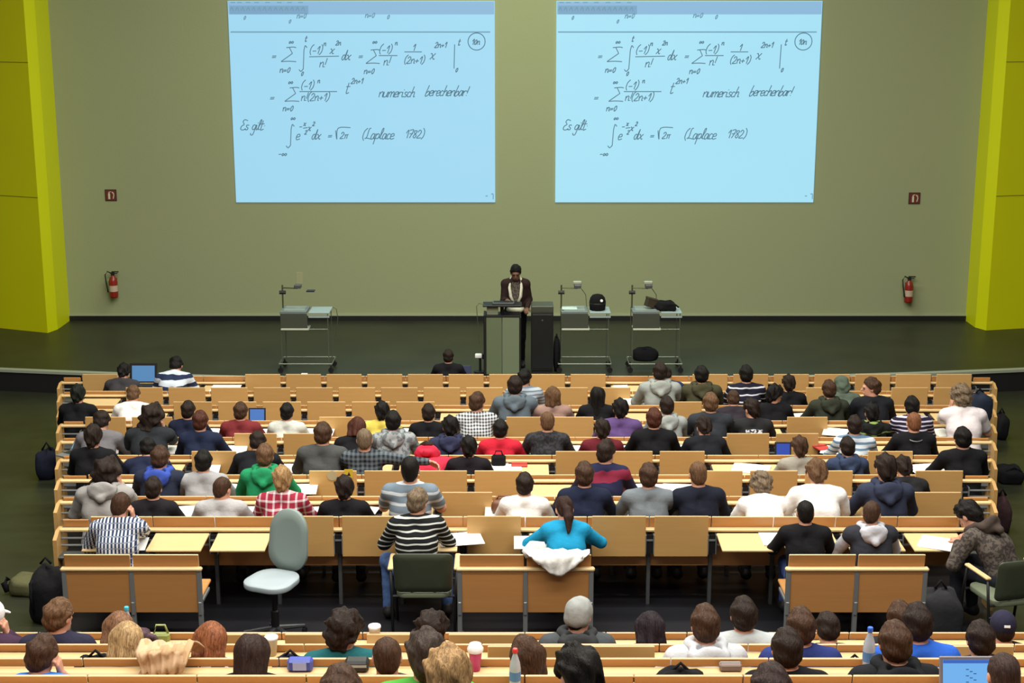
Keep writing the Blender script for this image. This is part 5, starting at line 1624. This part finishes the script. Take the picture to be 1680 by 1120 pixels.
def bottle(row, px, py, label, cap, scale=1.0):
    r = small_box('bottle', label, 'bottle', row, px, py, .001, .001, .001, WHITE)
    s = scale
    part('bottle_body', MB().lathe([(.03 * s, 0), (.036 * s, .01), (.036 * s, .14 * s), (.03 * s, .18 * s), (.013 * s, .235 * s), (.013 * s, .245 * s)], 18), BOT, r, smooth=True)
    part('cap', MB().lathe([(.016 * s, .243 * s), (.017 * s, .246 * s), (.017 * s, .265 * s), (.014 * s, .27 * s)], 14), plain('cap_%d' % cap[0], cap, .4), r)
    part('label_band', MB().lathe([(.0365 * s, .06 * s), (.0368 * s, .061 * s), (.0368 * s, .12 * s), (.0365 * s, .121 * s)], 18), plain('bottle_label', (80, 130, 190), .5), r)
bottle('N4', 845, 1128, 'clear plastic bottle with red cap on the nearest desk row', (220, 50, 56), .84)
bottle('N1', 211, 1046, 'clear plastic bottle with light blue cap on first rear row desk', (70, 190, 220))
bottle('N3', 1424, 1070, 'blue drinking bottle beside person in black hoodie', (50, 100, 210))
r = small_box('green_handbag', 'small light green handbag on first rear row desk', 'bag', 'N1', 265, 1052, .12, .06, .07, plain('light_green_leather', (142, 152, 84), .5))
strap(r, [(-.05, 0, .07), (-.03, 0, .13), (.03, 0, .13), (.05, 0, .07)], MATS['light_green_leather'], .008, 'handle')

# bags, coats and rucksacks
def desk_spot(row, px, py): return onz(px, py, flapz(row))
q = desk_spot('R8', 828, 826)
r = blob('brown_handbag', 'brown handbag on desk beside person in white t-shirt', 'bag', (q.x, ROWY[7] - .25, flapz('R8') + .005), (.13, .08, .085), plain('brown_leather', (110, 72, 52), .5, 0, .4, .2, 30, .2, 14), 0, 11, .3, .05)
strap(r, [(-.1, 0, .1), (-.06, 0, .17), (.06, 0, .17), (.1, 0, .1)], MATS['brown_leather'], .01, 'handle')
r = blob('navy_rucksack', 'dark navy rucksack at the right end of third row', 'bag', ((1603 - 840) / FPX * depth(ROWY[2] - .45, .5), ROWY[2] - .45, row_floor(ROWY[2] - .45) + .70), (.17, .13, .22), plain('navy_canvas', (34, 42, 58), .8, 0, .2, .3, 20, .2, 8), 0, 13, .2, .05)
strap(r, [(-.05, -.02, .40), (0, -.02, .46), (.05, -.02, .40)], None, .012, 'handle')
def floorbag(px, py, r3, mat, label, name, seed, Y=None):
    # py: where the bag meets the floor
    lo, hi = 9.0, 22.0
    for _ in range(50):
        m = (lo + hi) / 2
        if proj(0, m, row_floor(m))[1] > py: lo = m
        else: hi = m
    Yb = (lo + hi) / 2
    z = row_floor(Yb)
    return blob(name, label, 'bag', ((px - 840) / FPX * depth(Yb, z), Yb, z), r3, mat, 0, seed, .2, .07)
NAVC = MATS['navy_canvas']
OLIVE = plain('olive_cloth', (92, 92, 62), .9, 0, .2, .4, 14, .2, 6)
r = floorbag(80, 782, (.14, .2, .2), plain('midnight_fabric', (22, 26, 42), .9, 0, .2, .4, 18, .2, 8), 'dark blue bag hanging at the left end of the sixth row', 'dark_blue_bag', 21)
strap(r, [(-.06, 0, .36), (0, 0, .46), (.06, 0, .36)])
r = floorbag(82, 1015, (.16, .2, .28), BLACKC, 'black rucksack on the floor left of the leftmost twin bench', 'black_rucksack', 22)
strap(r, [(-.08, -.17, .45), (-.09, -.21, .3), (-.08, -.17, .12)]); strap(r, [(-.05, 0, .54), (0, 0, .6), (.05, 0, .54)], None, .012, 'handle')
r = floorbag(52, 972, (.21, .16, .10), OLIVE, 'olive coat lying on the floor beside the black rucksack', 'olive_coat', 23)
r['category'] = 'coat'
strap(r, [(-.21, -.06, .04), (-.24, -.06, .12), (-.21, -.02, .16)], BLACKC, .03, 'sleeve')
r = floorbag(1655, 790, (.16, .18, .12), BLACKC, 'black bag lying in the right aisle', 'black_bag', 24)
strap(r, [(-.1, -.1, .15), (.0, -.14, .24), (.12, -.1, .16)])
r = floorbag(1640, 718, (.09, .18, .2), BLACKC, 'black bag standing at the right end of fourth row', 'black_bag', 25)
strap(r, [(-.04, 0, .36), (0, 0, .44), (.04, 0, .36)])
r = floorbag(1640, 868, (.08, .2, .22), plain('dark_red_brown_cloth', (48, 32, 34), .9, 0, .2, .4, 18, .2, 8), 'dark brown bag standing at the right end of eighth row', 'brown_bag', 26)
strap(r, [(-.04, 0, .4), (0, 0, .48), (.04, 0, .4)])
r = floorbag(1537, 1052, (.2, .14, .27), plain('charcoal_canvas', (44, 45, 48), .9, 0, .2, .3, 20, .15, 8), 'large charcoal rucksack on the floor right of the rightmost twin bench', 'charcoal_rucksack', 27)
strap(r, [(-.05, 0, .5), (0, 0, .57), (.05, 0, .5)], None, .012, 'handle')
for (row, px, py, r3, lab, sd, mat) in (('N3', 1115, 1118, (.14, .11, .11), 'black rucksack lying on third rear row desk', 31, BLACKC), ('N2', 478, 1074, (.13, .1, .1), 'dark blue jacket heap with black hood on second rear row desk', 32, plain('midnight_fabric', (22, 26, 42))),
                                     ('N2', 1400, 1074, (.13, .1, .08), 'black camera bag on second rear row desk', 33, BLACKC), ('N2', 160, 1098, (.13, .1, .1), 'black laptop bag behind person in bright blue t-shirt', 34, BLACKC)):
    rr = 'N2' if px == 478 else row
    i = int(rr[1]) - 1; y = NY[i] - .3; z = flapz(rr) + .004
    r = blob('soft_bag', lab, 'bag', ((px - 840) / FPX * depth(y, z), y, z), r3, mat, 0, sd, .25, .08)
    strap(r, [(-.06, 0, r3[2] * 1.6), (0, 0, r3[2] * 1.6 + .06), (.06, 0, r3[2] * 1.6)], None, .01, 'handle')

i = 0; y = NY[0] - .12; z = NZ[0] - .05
r = blob('dark_scarf_heap', 'dark purple brown scarf heap beside the green handbag', 'scarf', ((228 - 840) / FPX * depth(y, z), y, z), (.10, .07, .07), camo((62, 44, 48), (84, 60, 74), 18), 0, 41, .25, .1)
strap(r, [(.05, -.03, .1), (.12, -.03, .08), (.16, -.04, .02)], camo((62, 44, 48), (84, 60, 74), 18), .02, 'scarf_end')
# draped jackets
def drape(name, label, px0, px1, Y, ztop, drop_l, drop_c, mat, front=.06, back=.3, crumple=.009):
    nu, nv = 26, 14
    rnd2 = random.Random(px0)
    ph = rnd2.uniform(0, 6)
    d = depth(Y, ztop)
    x0, x1 = (px0 - 840) / FPX * d, (px1 - 840) / FPX * d
    vs, fs = [], []
    for j in range(nv + 1):
        v = j / nv
        for i in range(nu + 1):
            u = i / nu
            x = x0 + (x1 - x0) * (u + .0)
            hang = drop_l + (drop_c - drop_l) * (1 - abs(2 * u - 1) ** 1.5)
            xx = (x0 + x1) / 2 + (x - (x0 + x1) / 2) * (1 - .35 * max(0, v - .3))
            fold = crumple * (math.sin(9 * u * 3.14 + ph + 4 * v) + .5 * math.sin(17 * u * 3.14 + ph - 5 * v) + .6 * math.sin(11 * v + 5 * u + ph))
            if v < .3:
                t = v / .3
                y, z = back * (1 - t), .03 + .015 * math.sin(3.1 * t) - (1 - t) * .18 + fold * .8
            else:
                t = (v - .3) / .7
                y, z = -front - .02 * math.sin(t * 3.1) + fold - .03 * t, .03 - hang * t
            vs.append((xx - (x0 + x1) / 2, y, z))
    for j in range(nv):
        for i in range(nu):
            a = j * (nu + 1) + i
            fs.append((a, a + 1, a + nu + 2, a + nu + 1))
    mb = MB(); mb.add(vs, fs)
    r = thing(name, label, 'jacket', ((x0 + x1) / 2, Y, ztop))
    o = part('cloth', mb, mat, r, smooth=True)
    md = o.modifiers.new('thick', 'SOLIDIFY'); md.thickness = .012
    return r
r = drape('white_jacket', 'white jacket draped over the back of the middle twin bench', 862, 968, BY, BZ, .03, .19, cloth((230, 230, 226)), .075)
part('sleeve', MB().tube([(-.25, -.05, -.01), (-.27, -.03, .03), (-.22, .06, .05), (-.12, .1, .03)], [.03, .04, .045, .04], 8), cloth((230, 230, 226)), r, smooth=True)
r = drape('beige_jacket', 'crumpled beige jacket draped over third rear row seat back', 228, 318, NY[2] + .0, NZ[2] + .07, .13, .16, camo((196, 164, 130), (180, 146, 108), 9), .10, .3, .02)
part('sleeve', MB().tube([(-.14, -.11, -.12), (-.02, -.13, -.17), (.13, -.12, -.18)], [.03, .035, .03], 8), cloth((176, 136, 104)), r, smooth=True)
# sticker marks on a raised flap
q = atY(492 + 0, 790, ROWY[6] - .12)
tag(link('round_sticker', MB().tube([(0, 0, 0), (0, -.003, 0)], .055, 24).mesh('round_sticker', plain('pale_sticker', (182, 168, 132), .6)), None, (atY(545, 780, ROWY[6] - .118).x, ROWY[6] - .118, atY(545, 780, ROWY[6] - .118).z)), 'round pale sticker on a raised flap in the seventh row', 'sticker')
q = atY(572, 777, ROWY[6] - .118)
st = tag(link('yellow_sticker', MB().cbox(-.045, .045, -.004, 0, -.05, .05, .001).mesh('yellow_sticker', plain('yellow_sticker', (206, 176, 50), .5)), None, (q.x, ROWY[6] - .117, q.z)), 'square yellow sticker with black mark on raised flap in seventh row', 'sticker')
link('black_mark', MB().prism([(-.02, -.02), (.022, -.02), (.012, .0), (.004, .024), (-.006, .0)], -.006, -.0042, 'y').mesh('black_mark', BLACK), st)
